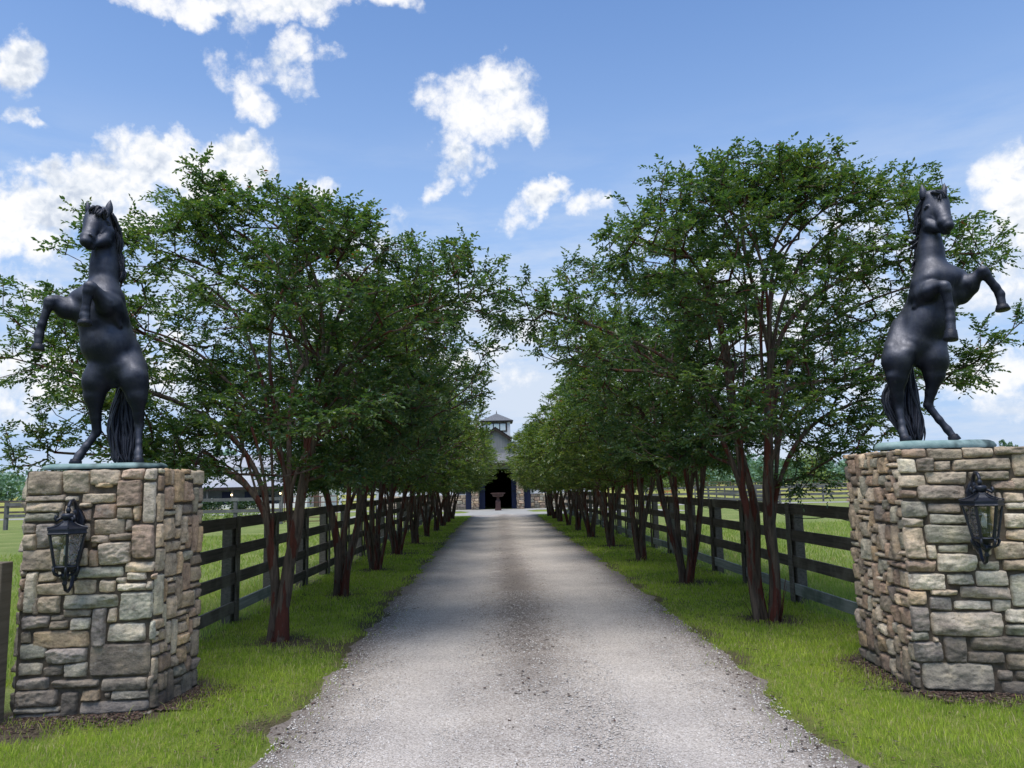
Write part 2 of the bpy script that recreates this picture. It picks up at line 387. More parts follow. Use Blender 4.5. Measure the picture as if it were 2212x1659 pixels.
def m_leaf(name, c1, c2, c3, trans=.35):
    m, nt, b = new_mat(name); out = nt.n['Material Output']; nt.n.remove(b)
    geo = nt.new('ShaderNodeNewGeometry'); rnd = geo.outputs['Random Per Island']
    oi = nt.new('ShaderNodeObjectInfo').outputs['Random']
    oc = nt.new('ShaderNodeTexCoord').outputs['Object']
    n = nt.noise(oc, 1.3, 3, .6)
    k = nt.math('ADD', nt.math('MULTIPLY', rnd, .55), nt.math('MULTIPLY', n, .75))
    c = nt.ramp(k, [(.25, c1), (.62, c2), (.95, c3)])
    c = nt.mix(nt.step(rnd, .992, .996), c, (.16,.045,.018))
    df = nt.new('ShaderNodeBsdfDiffuse'); nt.l.new(c, df.inputs[0])
    tl = nt.new('ShaderNodeBsdfTranslucent'); nt.l.new(nt.mix(1, c, (1.6,1.9,.7), 'MULTIPLY'), tl.inputs[0])
    gl = nt.new('ShaderNodeBsdfGlossy'); gl.inputs['Roughness'].default_value = .38; gl.inputs[0].default_value = (.8,.9,1,1)
    m1 = nt.new('ShaderNodeMixShader'); m1.inputs[0].default_value = trans
    nt.l.new(df.outputs[0], m1.inputs[1]); nt.l.new(tl.outputs[0], m1.inputs[2])
    m2 = nt.new('ShaderNodeMixShader'); m2.inputs[0].default_value = .045
    nt.l.new(m1.outputs[0], m2.inputs[1]); nt.l.new(gl.outputs[0], m2.inputs[2]); nt.l.new(m2.outputs[0], out.inputs[0])
    return m
M['leaf'] = m_leaf('myrtle_leaf', (.030,.066,.030), (.062,.112,.042), (.130,.155,.045), .42)
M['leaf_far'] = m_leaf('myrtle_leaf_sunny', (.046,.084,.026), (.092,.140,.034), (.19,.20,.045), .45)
M['pine'] = m_leaf('pine_needles', (.05,.11,.06), (.085,.16,.08), (.12,.20,.09), .2)
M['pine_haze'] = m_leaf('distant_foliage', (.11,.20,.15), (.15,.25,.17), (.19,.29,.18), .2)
M['shrub_yellow'] = m_leaf('yellow_foliage', (.12,.18,.05), (.20,.26,.07), (.30,.33,.10), .3)
M['hedge'] = m_leaf('hedge_foliage', (.02,.05,.02), (.04,.08,.03), (.07,.11,.04), .2)
def m_blade(name, c1, c2, c3, dry):
    m, nt, b = new_mat(name); out = nt.n['Material Output']; nt.n.remove(b)
    rnd = nt.new('ShaderNodeNewGeometry').outputs['Random Per Island']; oc = nt.new('ShaderNodeTexCoord').outputs['Object']
    n = nt.noise(oc, .9, 5, .65); n2 = nt.noise(oc, 5, 3)
    k = nt.math('ADD', nt.math('MULTIPLY', rnd, .30), nt.math('ADD', nt.math('MULTIPLY', n, .85), nt.math('MULTIPLY', n2, .15)))
    c = nt.ramp(k, [(.35, c1), (.6, c2), (.85, c3)])
    c = nt.mix(nt.step(nt.math('ADD', rnd, nt.math('MULTIPLY', nt.step(n2, .5, .7), .22)), .88, .93), c, dry)
    df = nt.new('ShaderNodeBsdfDiffuse'); nt.l.new(c, df.inputs[0]); tl = nt.new('ShaderNodeBsdfTranslucent')
    nt.l.new(nt.mix(1, c, (1.3,1.5,.7), 'MULTIPLY'), tl.inputs[0])
    m1 = nt.new('ShaderNodeMixShader'); m1.inputs[0].default_value = .45
    nt.l.new(df.outputs[0], m1.inputs[1]); nt.l.new(tl.outputs[0], m1.inputs[2]); nt.l.new(m1.outputs[0], out.inputs[0])
    return m
M['blade'] = m_blade('verge_grass', (.15,.23,.05), (.30,.39,.065), (.48,.54,.10), (.50,.43,.25))
M['blade_field'] = m_blade('pasture_grass', (.17,.25,.06), (.28,.36,.09), (.40,.44,.15), (.46,.42,.2))

# ------------------------------------------------------------------ numpy value noise used for masks
_rs = np.random.RandomState(3); _lat = _rs.rand(64, 64)
def vn(x, y, s):
    x = np.asarray(x, float)*s + 100; y = np.asarray(y, float)*s + 100
    xi = np.floor(x).astype(int); yi = np.floor(y).astype(int); fx = x-xi; fy = y-yi
    fx = fx*fx*(3-2*fx); fy = fy*fy*(3-2*fy); g = lambda a, b: _lat[a % 64, b % 64]
    return (g(xi,yi)*(1-fx)+g(xi+1,yi)*fx)*(1-fy) + (g(xi,yi+1)*(1-fx)+g(xi+1,yi+1)*fx)*fy
def fb(x, y, s): return (vn(x,y,s) + .5*vn(x,y,s*2.1) + .25*vn(x,y,s*4.3))/1.75

TL = [(-2.56,9.1),(-2.56,12.73),(-2.61,16.49),(-2.66,20.3),(-2.55,23.8),(-2.52,27.3),(-2.46,30.6),(-2.44,34.2),(-2.46,37.6),(-2.46,41.0)]
TR = [(3.24,9.6),(3.15,13.28),(3.11,17.18),(3.04,21.3),(2.96,25.1),(2.90,28.7),(2.88,32.2),(2.80,35.7),(2.78,39.0),(2.75,42.0)]
PLF = ((-3.78,6.27),(-2.77,6.37)); PLB = (-2.70,7.15)       # left pillar: front-left, front-right, back-right
PRF = ((3.33,6.36),(4.75,6.02)); PRB = (3.41,7.52)           # right pillar: front-left, front-right, back-left
def drive_l(y): return -1.60 - .12*np.clip((y-8)/14, 0, 1) + .12*np.clip((y-36)/9,0,1)
def drive_r(y): return 2.10 + .17*np.clip((y-5)/3, 0, 1) - .10*np.clip((y-28)/17, 0, 1)
def dirt_mask(x, y):
    """1 = bare soil / litter, 0 = healthy grass"""
    x = np.asarray(x, float); y = np.asarray(y, float)
    d = np.zeros_like(x)
    nz = (fb(x, y, 1.7)-.5)
    def seg(ax, ay, bx, by, r, w):
        vx, vy = bx-ax, by-ay; t = np.clip(((x-ax)*vx+(y-ay)*vy)/(vx*vx+vy*vy+1e-9), 0, 1)
        q = np.hypot(x-ax-t*vx, y-ay-t*vy); return np.clip((r + nz*r*1.3 - q)/w, 0, 1)
    for (a, b) in ((PLF[0],PLF[1]),(PLF[1],PLB),(PRF[0],PRF[1]),(PRF[0],PRB)):
        d = np.maximum(d, seg(*a, *b, .38, .22))
    d = np.maximum(d, seg(-5.2,5.6,-3.6,5.85,.5,.2))
    for tx, ty in TL+TR: d = np.maximum(d, seg(tx,ty,tx+.1,ty,.46,.25)*.95)
    # worn litter band along both drive edges
    el = np.abs(x - drive_l(y)); er = np.abs(x - drive_r(y))
    band = np.clip((.16 + nz*1.0 + .20*np.exp(-((y-10.)/2.6)**2) - el)/.30, 0, 1); d = np.maximum(d, band*.85)
    d = np.maximum(d, np.clip((.10 + nz*.6 - er)/.14, 0, 1)*.85)
    # litter fan beside the first left tree
    d = np.maximum(d, seg(-2.5,9.0,-1.6,8.6,.42,.3)*.8)
    # thin stripes under the fences
    d = np.maximum(d, np.clip((.16+nz*.5-np.abs(x+3.48))/.16,0,1)*.55); d = np.maximum(d, np.clip((.12+nz*.5-np.abs(x-4.0))/.16,0,1)*.45)
    return d

# ------------------------------------------------------------------ ground
def build_ground():
    def axis(lo, hi, fine, far):
        a = list(np.arange(lo, hi, fine)); s = fine; v = hi
        while v < far: a.append(v); s *= 1.35; v += s
        a.append(far); s = fine; v = lo; b = []
        while v > -far: v -= s; s *= 1.35; b.append(max(v, -far))
        return np.array(sorted(set(b + a)))
    xs = axis(-7, 7.5, .07, 2500); ys = axis(3, 34, .09, 2500)
    X, Y = np.meshgrid(xs, ys); Z = np.zeros_like(X)
    near = (Y > 2) & (Y < 40) & (np.abs(X) < 9)
    edge = np.clip(np.minimum(np.abs(X-drive_l(Y)), np.abs(X-drive_r(Y)))/.5, 0, 1)*(((X < drive_l(Y)) | (X > drive_r(Y))))
    Z = np.where(near, (fb(X, Y, 2.5)-.5)*.03*edge, 0)
    V = np.stack([X, Y, Z], -1).reshape(-1, 3); nx, ny = len(xs), len(ys)
    i = np.arange(ny-1)[:,None]*nx + np.arange(nx-1)[None]; i = i.ravel()
    F = np.stack([i, i+1, i+nx+1, i+nx], 1)
    m, nt, b = new_mat('ground')
    at = nt.new('ShaderNodeAttribute'); at.attribute_name = 'dirt'; dm = at.outputs['Fac']
    oc = nt.new('ShaderNodeTexCoord').outputs['Object']; sep = nt.new('ShaderNodeSeparateXYZ'); nt.l.new(oc, sep.inputs[0])
    n1 = nt.noise(oc, .55, 6, .65); n2 = nt.noise(oc, 9, 6, .7); n3 = nt.noise(oc, 60, 5, .7); n4 = nt.noise(oc, .05, 5, .6)
    verge = nt.ramp(nt.math('ADD', nt.math('MULTIPLY', n1, .5), nt.math('MULTIPLY', n2, .5)), [(.35, (.10,.14,.035)), (.5, (.18,.23,.045)), (.66, (.30,.31,.08))])
    field = nt.ramp(nt.math('ADD', nt.math('MULTIPLY', n1, .6), nt.math('MULTIPLY', n2, .4)), [(.35, (.13,.18,.05)), (.5, (.20,.25,.075)), (.65, (.30,.31,.12))])
    far = nt.ramp(n4, [(.35, (.25,.27,.07)), (.65, (.42,.39,.11))])
    ax = nt.math('ABSOLUTE', nt.math('SUBTRACT', sep.outputs[0], .25))
    g = nt.mix(nt.step(ax, 3.5, 4.1), verge, field)
    dist = nt.vmath('LENGTH', oc)
    g = nt.mix(nt.step(dist, 45, 110), g, far)
    g = nt.mix(1, g, nt.ramp(n3, [(.3, (.55,.55,.55)), (.7, (1.3,1.3,1.3))]), 'MULTIPLY')
    soil = nt.ramp(n3, [(.3, (.035,.026,.019)), (.52, (.10,.078,.056)), (.72, (.20,.165,.12))])
    g = nt.mix(dm, g, soil)
    nt.put(b.inputs['Base Color'], g); b.inputs['Roughness'].default_value = 1; b.inputs['Specular IOR Level'].default_value = .1
    bp = nt.new('ShaderNodeBump'); bp.inputs['Strength'].default_value = .9; bp.inputs['Distance'].default_value = .03
    nt.put(bp.inputs['Height'], nt.math('ADD', n3, n2)); nt.put(b.inputs['Normal'], bp.outputs[0])
    o = np_mesh('ground', V, F, m, smooth=True); o['kind'] = 'structure'
    a = o.data.attributes.new('dirt', 'FLOAT', 'POINT'); dmv = np.where(near, dirt_mask(X, Y), 0).astype(np.float32).ravel(); a.data.foreach_set('value', dmv)
build_ground()

def m_gravel():
    m, nt, b = new_mat('gravel')
    oc = nt.new('ShaderNodeTexCoord').outputs['Object']; sep = nt.new('ShaderNodeSeparateXYZ'); nt.l.new(oc, sep.inputs[0])
    wob = nt.vmath('ADD', oc, nt.vmath('SCALE', nt.vmath('SUBTRACT', nt.noise(oc, 30, 2, .5, out=1), (.5,.5,.5)), scale=.012))
    c1 = nt.voro(wob, 60, out='Color'); d1 = nt.voro(wob, 60); d2 = nt.voro(wob, 130); c2 = nt.voro(wob, 130, out='Color')
    bw = nt.new('ShaderNodeSeparateColor'); nt.l.new(c1, bw.inputs[0]); bw2 = nt.new('ShaderNodeSeparateColor'); nt.l.new(c2, bw2.inputs[0])
    k = nt.math('ADD', nt.math('MULTIPLY', bw.outputs[0], .55), nt.math('MULTIPLY', bw2.outputs[0], .45))
    c = nt.ramp(k, [(.08, (.40,.36,.315)), (.35, (.53,.485,.435)), (.6, (.62,.575,.525)), (.85, (.71,.665,.615)), (1, (.82,.78,.74))])
    c = nt.mix(1, c, nt.ramp(d1, [(.0, (1.1,1.1,1.1)), (.6, (.78,.76,.74)), (1, (.45,.43,.42))]), 'MULTIPLY')
    big = nt.noise(oc, .8, 5, .6)
    rut = nt.new('ShaderNodeAttribute'); rut.attribute_name = 'rut'
    c = nt.mix(nt.math('MULTIPLY', rut.outputs['Fac'], .22), c, (.61,.57,.525))
    c = nt.mix(1, c, nt.ramp(big, [(.3, (.80,.79,.80)), (.7, (1.12,1.10,1.08))]), 'MULTIPLY')
    # damp, littered centre strip and edges
    at = nt.new('ShaderNodeAttribute'); at.attribute_name = 'litter'
    l = nt.math('MULTIPLY', at.outputs['Fac'], nt.step(nt.math('ADD', nt.noise(oc, 5, 6, .75), nt.math('MULTIPLY', at.outputs['Fac'], .25)), .42, .66))
    lc = nt.ramp(nt.noise(oc, 55, 4, .7), [(.3, (.045,.033,.027)), (.7, (.20,.165,.14))])
    c = nt.mix(nt.math('MULTIPLY', l, .72), c, lc)
    nt.put(b.inputs['Base Color'], c); b.inputs['Roughness'].default_value = .95; b.inputs['Specular IOR Level'].default_value = .15
    bp = nt.new('ShaderNodeBump'); bp.inputs['Strength'].default_value = 1; bp.inputs['Distance'].default_value = .012
    nt.put(bp.inputs['Height'], nt.math('ADD', nt.math('MULTIPLY', d1, -1.0), nt.math('MULTIPLY', d2, -.35))); nt.put(b.inputs['Normal'], bp.outputs[0])
    return m
def litter_val(x, y):
    cx = (drive_l(y)+drive_r(y))/2 - .05
    c = np.exp(-((x-cx)/.42)**2)*np.clip((y-4.2)/3.5, .15, 1)*(.55+.5*np.exp(-((y-12)/6)**2))
    e = np.minimum(x-drive_l(y), drive_r(y)-x)
    return np.clip(c + np.exp(-(np.maximum(e,0)/.34)**2)*1.05, 0, 1)
def build_drive():
    ys = np.concatenate([np.arange(1.0, 20, .06), np.arange(20, 45.6, .15)]); nu = 40
    jl = (fb(ys*0+3, ys, 2.6)-.5)*.34 + (vn(ys*0, ys, 9)-.5)*.05; jr = (fb(ys*0+9, ys, 2.2)-.5)*.30 + (vn(ys*0+5, ys, 9)-.5)*.05
    L = drive_l(ys)+jl; R_ = drive_r(ys)+jr; U = np.linspace(0, 1, nu)
    X = L[:,None] + (R_-L)[:,None]*U; Y = np.repeat(ys[:,None], nu, 1)
    Z = np.full_like(X, .012) + .02*np.exp(-((X-(L+R_)[:,None]/2)/.5)**2) - .012*(np.exp(-((X+.65)/.35)**2)+np.exp(-((X-1.2)/.35)**2)) + (fb(X,Y,3)-.5)*.012
    Z = np.maximum(Z, .006); Z[:,0] = -.01; Z[:,-1] = -.01
    V = np.stack([X,Y,Z],-1).reshape(-1,3); i = (np.arange(len(ys)-1)[:,None]*nu + np.arange(nu-1)[None]).ravel()
    o = np_mesh('driveway', V, np.stack([i,i+1,i+nu+1,i+nu],1), m_gravel(), smooth=True); o['kind'] = 'structure'
    a = o.data.attributes.new('litter', 'FLOAT', 'POINT'); a.data.foreach_set('value', litter_val(X,Y).astype(np.float32).ravel())
    a = o.data.attributes.new('rut', 'FLOAT', 'POINT'); a.data.foreach_set('value', (np.clip(np.exp(-((X+.62)/.30)**2)+np.exp(-((X-1.18)/.30)**2),0,1)*(.6+.7*fb(X,Y,.9))).astype(np.float32).ravel())
    # pale cross path and apron before the barn
    m = MB(); m.add([(-9,45.2,.010),(11,45.0,.010),(11,48.6,.010),(3.5,48.8,.010),(2.2,49.5,.010),(1.8,51.5,.010),(2.6,53.2,.010),(9.5,53.6,.010),(9.5,56.6,.010),(-8.5,56.6,.010),(-8.5,53.6,.010),(-2.6,53.3,.010),(-1.9,51.5,.010),(-2.2,49.5,.010),(-3.6,48.8,.010),(-9,48.7,.010)], [tuple(range(16))])
    m.build('path', M['concrete'])['kind'] = 'structure'
    m = MB(); m.add([(-40,60,.012),(-40,56,.012),(-9,56.6,.014),(-8.6,60,.014)], [(0,1,2,3)]); 
    m.add([(9.4,60.5,.012),(9.4,57,.012),(34,52,.012),(34,54,.012)], [(0,1,2,3)]); m.build('lane', M['concrete'])['kind'] = 'structure'
build_drive()

# ------------------------------------------------------------------ grass, pebbles, litter
def blades(name, mat, regions, seed, label):
    rs = np.random.RandomState(seed); VV = []
    for (x0, x1, y0, y1, dens, h, w, field) in regions:
        n = int((x1-x0)*(y1-y0)*dens); x = rs.uniform(x0,x1,n); y = rs.uniform(y0,y1,n)
        keep = (rs.rand(n) > dirt_mask(x,y)*.90)
        if not field:
            ins = np.minimum(x-(drive_l(y)-.02+(fb(x*0+3,y,2.6)-.5)*.34), (drive_r(y)+.02+(fb(x*0+9,y,2.2)-.5)*.3)-x); keep &= (ins < 0) | (rs.rand(n) < np.exp(-ins/.10)*.55*(fb(x,y,5) > .42))
        keep &= ~((x > -5.6) & (x < -2.72) & (y > 6.28) & (y < 7.2)); keep &= ~((x > 3.38) & (y > 6.1) & (y < 7.5))
        tuft = fb(x, y, 3.2); keep &= rs.rand(n) < .35+1.1*tuft
        x = x[keep]; y = y[keep]; tuft = tuft[keep]; n = len(x)
        hh = h*(.45+.9*rs.rand(n))*(.6+.8*tuft)*(1+1.3*(rs.rand(n) > .985)); ww = w*(.6+.8*rs.rand(n)); a = rs.rand(n)*2*PI; ln = rs.uniform(.1,.9,n)*hh; la = rs.rand(n)*2*PI
        dx, dy = np.cos(a)*ww/2, np.sin(a)*ww/2; z0 = np.full(n, -.005)
        mx, my = np.cos(la)*ln, np.sin(la)*ln
        V = np.empty((n,5,3)); 
        V[:,0] = np.stack([x-dx,y-dy,z0],1); V[:,1] = np.stack([x+dx,y+dy,z0],1)
        V[:,2] = np.stack([x+dx*.7+mx*.35,y+dy*.7+my*.35,hh*.6],1); V[:,3] = np.stack([x-dx*.7+mx*.35,y-dy*.7+my*.35,hh*.6],1)
        V[:,4] = np.stack([x+mx,y+my,hh],1); VV.append(V)
    V = np.concatenate(VV); n = len(V); b = np.arange(n)[:,None]*5
    F = np.concatenate([b+np.array([0,1,2]), b+np.array([0,2,3]), b+np.array([3,2,4])], 0)
    o = np_mesh(name, V.reshape(-1,3), F, mat); tag(o, label, 'grass', kind='stuff'); return o
blades('verge_grass', M['blade'], [
    (-5.6,-1.2,3.6,7.5,4200,.038,.0055,False),(1.7,5.2,3.6,7.5,4200,.038,.0055,False),
    (-3.5,-1.2,7.5,11,3000,.038,.007,False),(1.9,4.1,7.5,11,3000,.038,.007,False),
    (-3.5,-1.3,11,18,1300,.040,.010,False),(2.0,4.1,11,18,1300,.040,.010,False),
    (-3.5,-1.4,18,44,420,.042,.018,False),(2.0,4.1,18,44,420,.042,.018,False)], 11,
    'short bright green grass growing on the verges between the driveway and the fences')
blades('pasture_grass', M['blade_field'], [
    (-9,-3.5,7.2,14,700,.09,.010,True),(4.1,9,7.5,14,900,.10,.010,True),(-14,-3.5,14,30,120,.09,.022,True),(4.1,16,14,30,130,.10,.022,True)], 12,
    'paler pasture grass growing in the fields behind the board fences')
def scatter_chips(name, mat, pts, smin, smax, flat, seed, label, cat, elong=1.0):
    rs = np.random.RandomState(seed); n = len(pts); s = rs.uniform(smin, smax, n)*(1+rs.rand(n)**4)
    base = np.array([(0,0,-.6),(1,0,0),(0,1,0),(-1,0,0),(0,-1,0),(.1,.1,.75)]); V = np.repeat(base[None], n, 0)+rs.uniform(-.3,.3,(n,6,3))
    V[:,:,0] *= elong; V[:,:,2] *= flat; a = rs.rand(n)*2*PI; c, q = np.cos(a)[:,None], np.sin(a)[:,None]
    X = V[:,:,0]*c-V[:,:,1]*q; Y = V[:,:,0]*q+V[:,:,1]*c
    W = np.stack([X,Y,V[:,:,2]],-1)*s[:,None,None] + pts[:,None,:]
    F = np.array([(0,2,1),(0,3,2),(0,4,3),(0,1,4),(5,1,2),(5,2,3),(5,3,4),(5,4,1)]); b = np.arange(n)[:,None,None]*6
    o = np_mesh(name, W.reshape(-1,3), (F[None]+b).reshape(-1,3), mat); tag(o, label, cat, kind='stuff')
def m_chip(name, cols, rough=.9):
    m, nt, b = new_mat(name); rnd = nt.new('ShaderNodeNewGeometry').outputs['Random Per Island']
    nt.put(b.inputs['Base Color'], nt.ramp(rnd, [(i/(len(cols)-1), c) for i, c in enumerate(cols)])); b.inputs['Roughness'].default_value = rough
    return m
rs = np.random.RandomState(8)
def pebbles():
    n = 42000; y = 3.6 + 9*rs.rand(n)**1.7; x = rs.uniform(-1.6, 2.3, n)
    z = np.full(n, .014) + .02*np.exp(-((x-.3)/.5)**2) - .012*(np.exp(-((x+.65)/.35)**2)+np.exp(-((x-1.2)/.35)**2))
    k = (x > drive_l(y)+.05) & (x < drive_r(y)-.05)
    scatter_chips('gravel', m_chip('pebble', [(.30,.27,.24),(.47,.43,.385),(.55,.505,.46),(.58,.54,.495),(.64,.605,.56)]), np.stack([x,y,z],1)[k], .0038, .0080, .65, 4, 'loose pale grey gravel lying on the near part of the driveway', 'gravel')
    n = 60000; y = 4.2+30*rs.rand(n)**1.4; x = rs.uniform(-2.3,2.6,n)
    lv = litter_val(np.clip(x, drive_l(y), drive_r(y)), y); p = .7*lv*np.clip(fb(x,y,1.8)*2-.55,0,1)*np.clip(fb(x+7,y,7)*2-.4,0,1)
    k = rs.rand(n) < p*.9; x, y = x[k], y[k]
    z = np.full(len(x), .02) + .02*np.exp(-((x-.3)/.5)**2)
    tr = []
    for (a, b_) in ((PLF[0],PLF[1]),(PLF[1],PLB),(PRF[0],(4.6,6.05)),(PRF[0],PRB)):
        q = 1500; t = rs.rand(q); off = np.abs(rs.randn(q))*.2+.02; vx, vy = b_[0]-a[0], b_[1]-a[1]; L = math.hypot(vx,vy); sg = 1
        nx, ny = vy/L, -vx/L
        if (nx*((a[0]+b_[0])/2-(-3.2 if a[0] < 0 else 4.2)) + ny*((a[1]+b_[1])/2-6.9)) < 0: nx, ny = -nx, -ny
        tr.append(np.stack([a[0]+vx*t+nx*off, a[1]+vy*t+ny*off, np.full(q,.012)],1))
    for tx, ty in TL[:5]+TR[:5]:
        q = 200; a = rs.rand(q)*2*PI; r = .12+.3*rs.rand(q)**1.5; tr.append(np.stack([tx+r*np.cos(a), ty+r*np.sin(a), np.full(q,.012)],1))
    pts = np.concatenate([np.stack([x,y,z],1)]+tr)
    scatter_chips('leaf_litter', m_chip('litter', [(.018,.012,.009),(.045,.028,.02),(.08,.05,.035),(.10,.045,.03),(.22,.18,.13)]), pts, .0038, .0085, .25, 6, 'dark brown leaf and bark litter strewn along the driveway and round the pillars', 'leaf litter', 2.2)
pebbles()

# ------------------------------------------------------------------ stone pillars
STC = [(.24,.205,.165),(.30,.25,.195),(.19,.165,.145),(.17,.155,.155),(.33,.31,.27),(.25,.185,.15),(.33,.25,.165),(.22,.225,.20),(.27,.24,.21)]
def face_stones(mb, p0, p1, H, rects, cell, rnd, warm=0, minw=2, maxw=6, minh=1, maxh=4, tall=.0, z0=-.04, proud=1.0):
    """irregular ashlar on the wall p0 -> p1; rects are (u0,v0,u1,v1,colour) in metres; the remainder is filled"""
    p0 = Vector((p0[0],p0[1],0)); p1 = Vector((p1[0],p1[1],0)); W = (p1-p0).length; U = (p1-p0).normalized(); N = Vector((U.y,-U.x,0))
    nu, nv = max(1,round(W/cell)), max(1,round((H-z0)/cell)); occ = [[False]*nu for _ in range(nv)]; todo = []
    for (u0,v0,u1,v1,c) in rects:
        i0, i1 = max(0,math.floor(u0/cell+.4)), min(nu,math.ceil(u1/cell-.4)); j0, j1 = max(0,math.floor((v0-z0)/cell+.4)), min(nv,math.ceil((v1-z0)/cell-.4))
        for j in range(j0,j1):
            for i in range(i0,i1): occ[j][i] = True
        todo.append((u0,v0,u1,v1,c))
    for j in range(nv):
        for i in range(nu):
            if occ[j][i]: continue
            if rnd.random() < tall: w, h = rnd.randint(minw, minw+2), rnd.randint(maxh, maxh+3)
            else: w, h = rnd.randint(minw,maxw), rnd.randint(minh,maxh)
            ww = 0
            while ww < w and i+ww < nu and not occ[j][i+ww]: ww += 1
            if i+ww == nu-1 and not occ[j][nu-1]: ww += 1
            hh = 1
            while hh < h and j+hh < nv and all(not occ[j+hh][i+q] for q in range(ww)): hh += 1
            for b in range(hh):
                for a in range(ww): occ[j+b][i+a] = True
            c = None if ww*hh > 1 else -1
            todo.append((i*W/nu, z0+j*(H-z0)/nv, (i+ww)*W/nu, z0+(j+hh)*(H-z0)/nv, c))
    for (u0,v0,u1,v1,c) in todo:
        w, h = u1-u0, v1-v0
        if w < .02 or h < .015: continue
        col = STC[c] if (c is not None and c >= 0) else STC[rnd.choice([0,0,1,2,3,4,5,5,6,7,8])]
        k = rnd.uniform(.72,1.3)*1.55; gm = sum(col)/3; col = tuple(gm+(q-gm)*.72 for q in col); col = tuple(q*k*w0*(1+warm*t) for q, t, w0 in zip(col, (.14,.05,-.04), (1.09,1.0,.87)))
        gap = .0025; jit = min(.016, (.14 if c is not None else .09)*min(w,h))
        if c == -1: jit *= .5
        cs = [(u0+gap+rnd.uniform(0,jit), v0+gap+rnd.uniform(-.2*jit,jit)), (u1-gap-rnd.uniform(0,jit), v0+gap+rnd.uniform(-.2*jit,jit)),
              (u1-gap-rnd.uniform(0,jit), v1-gap-rnd.uniform(-.2*jit,jit)), (u0+gap+rnd.uniform(0,jit), v1-gap-rnd.uniform(-.2*jit,jit))]
        T = proud*rnd.uniform(.022,.055)*(.6 if min(w,h) < .05 else 1)*(1.3 if w*h > .04 else 1)
        a = max(5, min(26, int(w/.011))); b = max(5, min(22, int(h/.011)))
        planes = [(1.0, rnd.uniform(-.25,.25), rnd.uniform(-.25,.25))] + [(1.12+rnd.uniform(0,.25), rnd.uniform(-1.5,1.5), rnd.uniform(-1.5,1.5)) for _ in range(5)]
        sx = rnd.uniform(0,99); vs = []; fs = []
        for jj in range(b+1):
            tv = jj/b
            for ii in range(a+1):
                tu = ii/a
                u = (cs[0][0]*(1-tu)+cs[1][0]*tu)*(1-tv)+(cs[3][0]*(1-tu)+cs[2][0]*tu)*tv
                v = (cs[0][1]*(1-tu)+cs[1][1]*tu)*(1-tv)+(cs[3][1]*(1-tu)+cs[2][1]*tu)*tv
                eu, ev = abs(2*tu-1), abs(2*tv-1)
                # rounded plan corners + ragged edges
                q = (eu**5*ev**5); cu, cv = (u0+u1)/2, (v0+v1)/2
                rg = mnoise.noise(Vector((u*16+sx, v*16, 3)))*.006*max(eu,ev)**3
                u += (cu-u)*q*.06 + rg; v += (cv-v)*q*.08 + mnoise.noise(Vector((u*16, v*16+sx, 9)))*.007*max(eu,ev)**3
                prof = max(0, min(1, (1-eu)*w/2/.005))**.5 * max(0, min(1, (1-ev)*h/2/.005))**.5
                pl = min(p[0]+p[1]*(tu-.5)+p[2]*(tv-.5) for p in planes)
                rough = mnoise.fractal(Vector((u*9+sx, v*13, sx)), 0.7, 2.2, 3)*.20 + (.5-abs(mnoise.noise(Vector((u*26+sx, v*44, sx+5)))))*.30 - .12
                d = -.016 + prof*(.016 + T*max(.15, pl*.9+rough))
                vs.append(p0 + U*u + Vector((0,0,v)) + N*d)
        for jj in range(b):
            for ii in range(a):
                k0 = jj*(a+1)+ii; fs.append((k0,k0+1,k0+a+2,k0+a+1))
        mb.add(vs, fs, col)
def px_rects(lst, xl, xr, yt, yb, W, H):
    out = []
    for r in lst:
        c = r[4] if len(r) > 4 else None
        def uv(x, y):
            l = xl(y); rr = xr(y); return ((x-l)/(rr-l)*W, (yb-y)/(yb-yt)*H)
        ym = (r[1]+r[3])/2; u0 = (r[0]-xl(ym))/(xr(ym)-xl(ym))*W; u1 = (r[2]-xl(ym))/(xr(ym)-xl(ym))*W
        v1 = (yb-r[1])/(yb-yt)*H; v0 = (yb-r[3])/(yb-yt)*H
        out.append((max(0,u0-.011), v0-.010, min(W,u1+.011), min(H,v1+.010), c))
    return out
LF = [(45,98,265,225,0),(265,95,425,220,0),(428,95,610,175,0),(615,84,748,148,5),(750,84,840,160,8),(50,228,285,262,2),(45,266,280,320,0),(38,322,250,374,7),(380,225,578,280,0),(590,150,735,300,5),(740,170,845,395,8),(450,285,585,360,5),
(590,302,690,362,0),(690,298,728,378,6),(285,285,340,440,0),(40,376,128,432,2),(40,435,128,520,0),(132,376,240,512,3),(210,452,272,505,4),(455,365,640,448,0),(642,370,686,432,2),(445,452,550,495,2),(555,445,685,480,2),(688,397,820,590,5),(495,488,675,613,8),(45,522,262,630,0),(430,530,485,620,5),(265,520,428,620,0),
(258,625,635,682,7),(640,598,822,655,1),(80,638,145,855,4),(147,638,250,690,0),(140,695,348,765,0),(352,690,480,765,1),(495,695,592,760,1),(597,680,650,712,4),(655,658,768,702,4),(605,715,768,755,4),(770,710,830,750,4),
(155,770,282,860,0),(300,765,608,838,7),(128,775,153,860,2),(615,760,822,908,7),(298,842,458,880,2),(75,865,228,935,3),(232,868,305,893,0),(232,897,328,940,0),(340,888,456,945,4),(460,842,545,1040,3),(548,838,605,920,1),
(70,948,122,1010,0),(140,948,450,1040,6),(550,925,765,1022,4),(70,1015,212,1090,7),(216,1046,440,1125,3),(450,1028,795,1198,2),(65,1110,202,1175,4),(208,1130,312,1178,2),(316,1124,445,1195,4),(60,1190,235,1248,3),(255,1208,510,1250,2),(522,1205,785,1272,8),(60,1255,285,1335,2),(55,1340,305,1368,4),(315,1272,402,1400,2),(415,1262,520,1322,6),(580,1278,785,1325,4),(410,1330,790,1385,3),(60,1372,310,1410,3)]
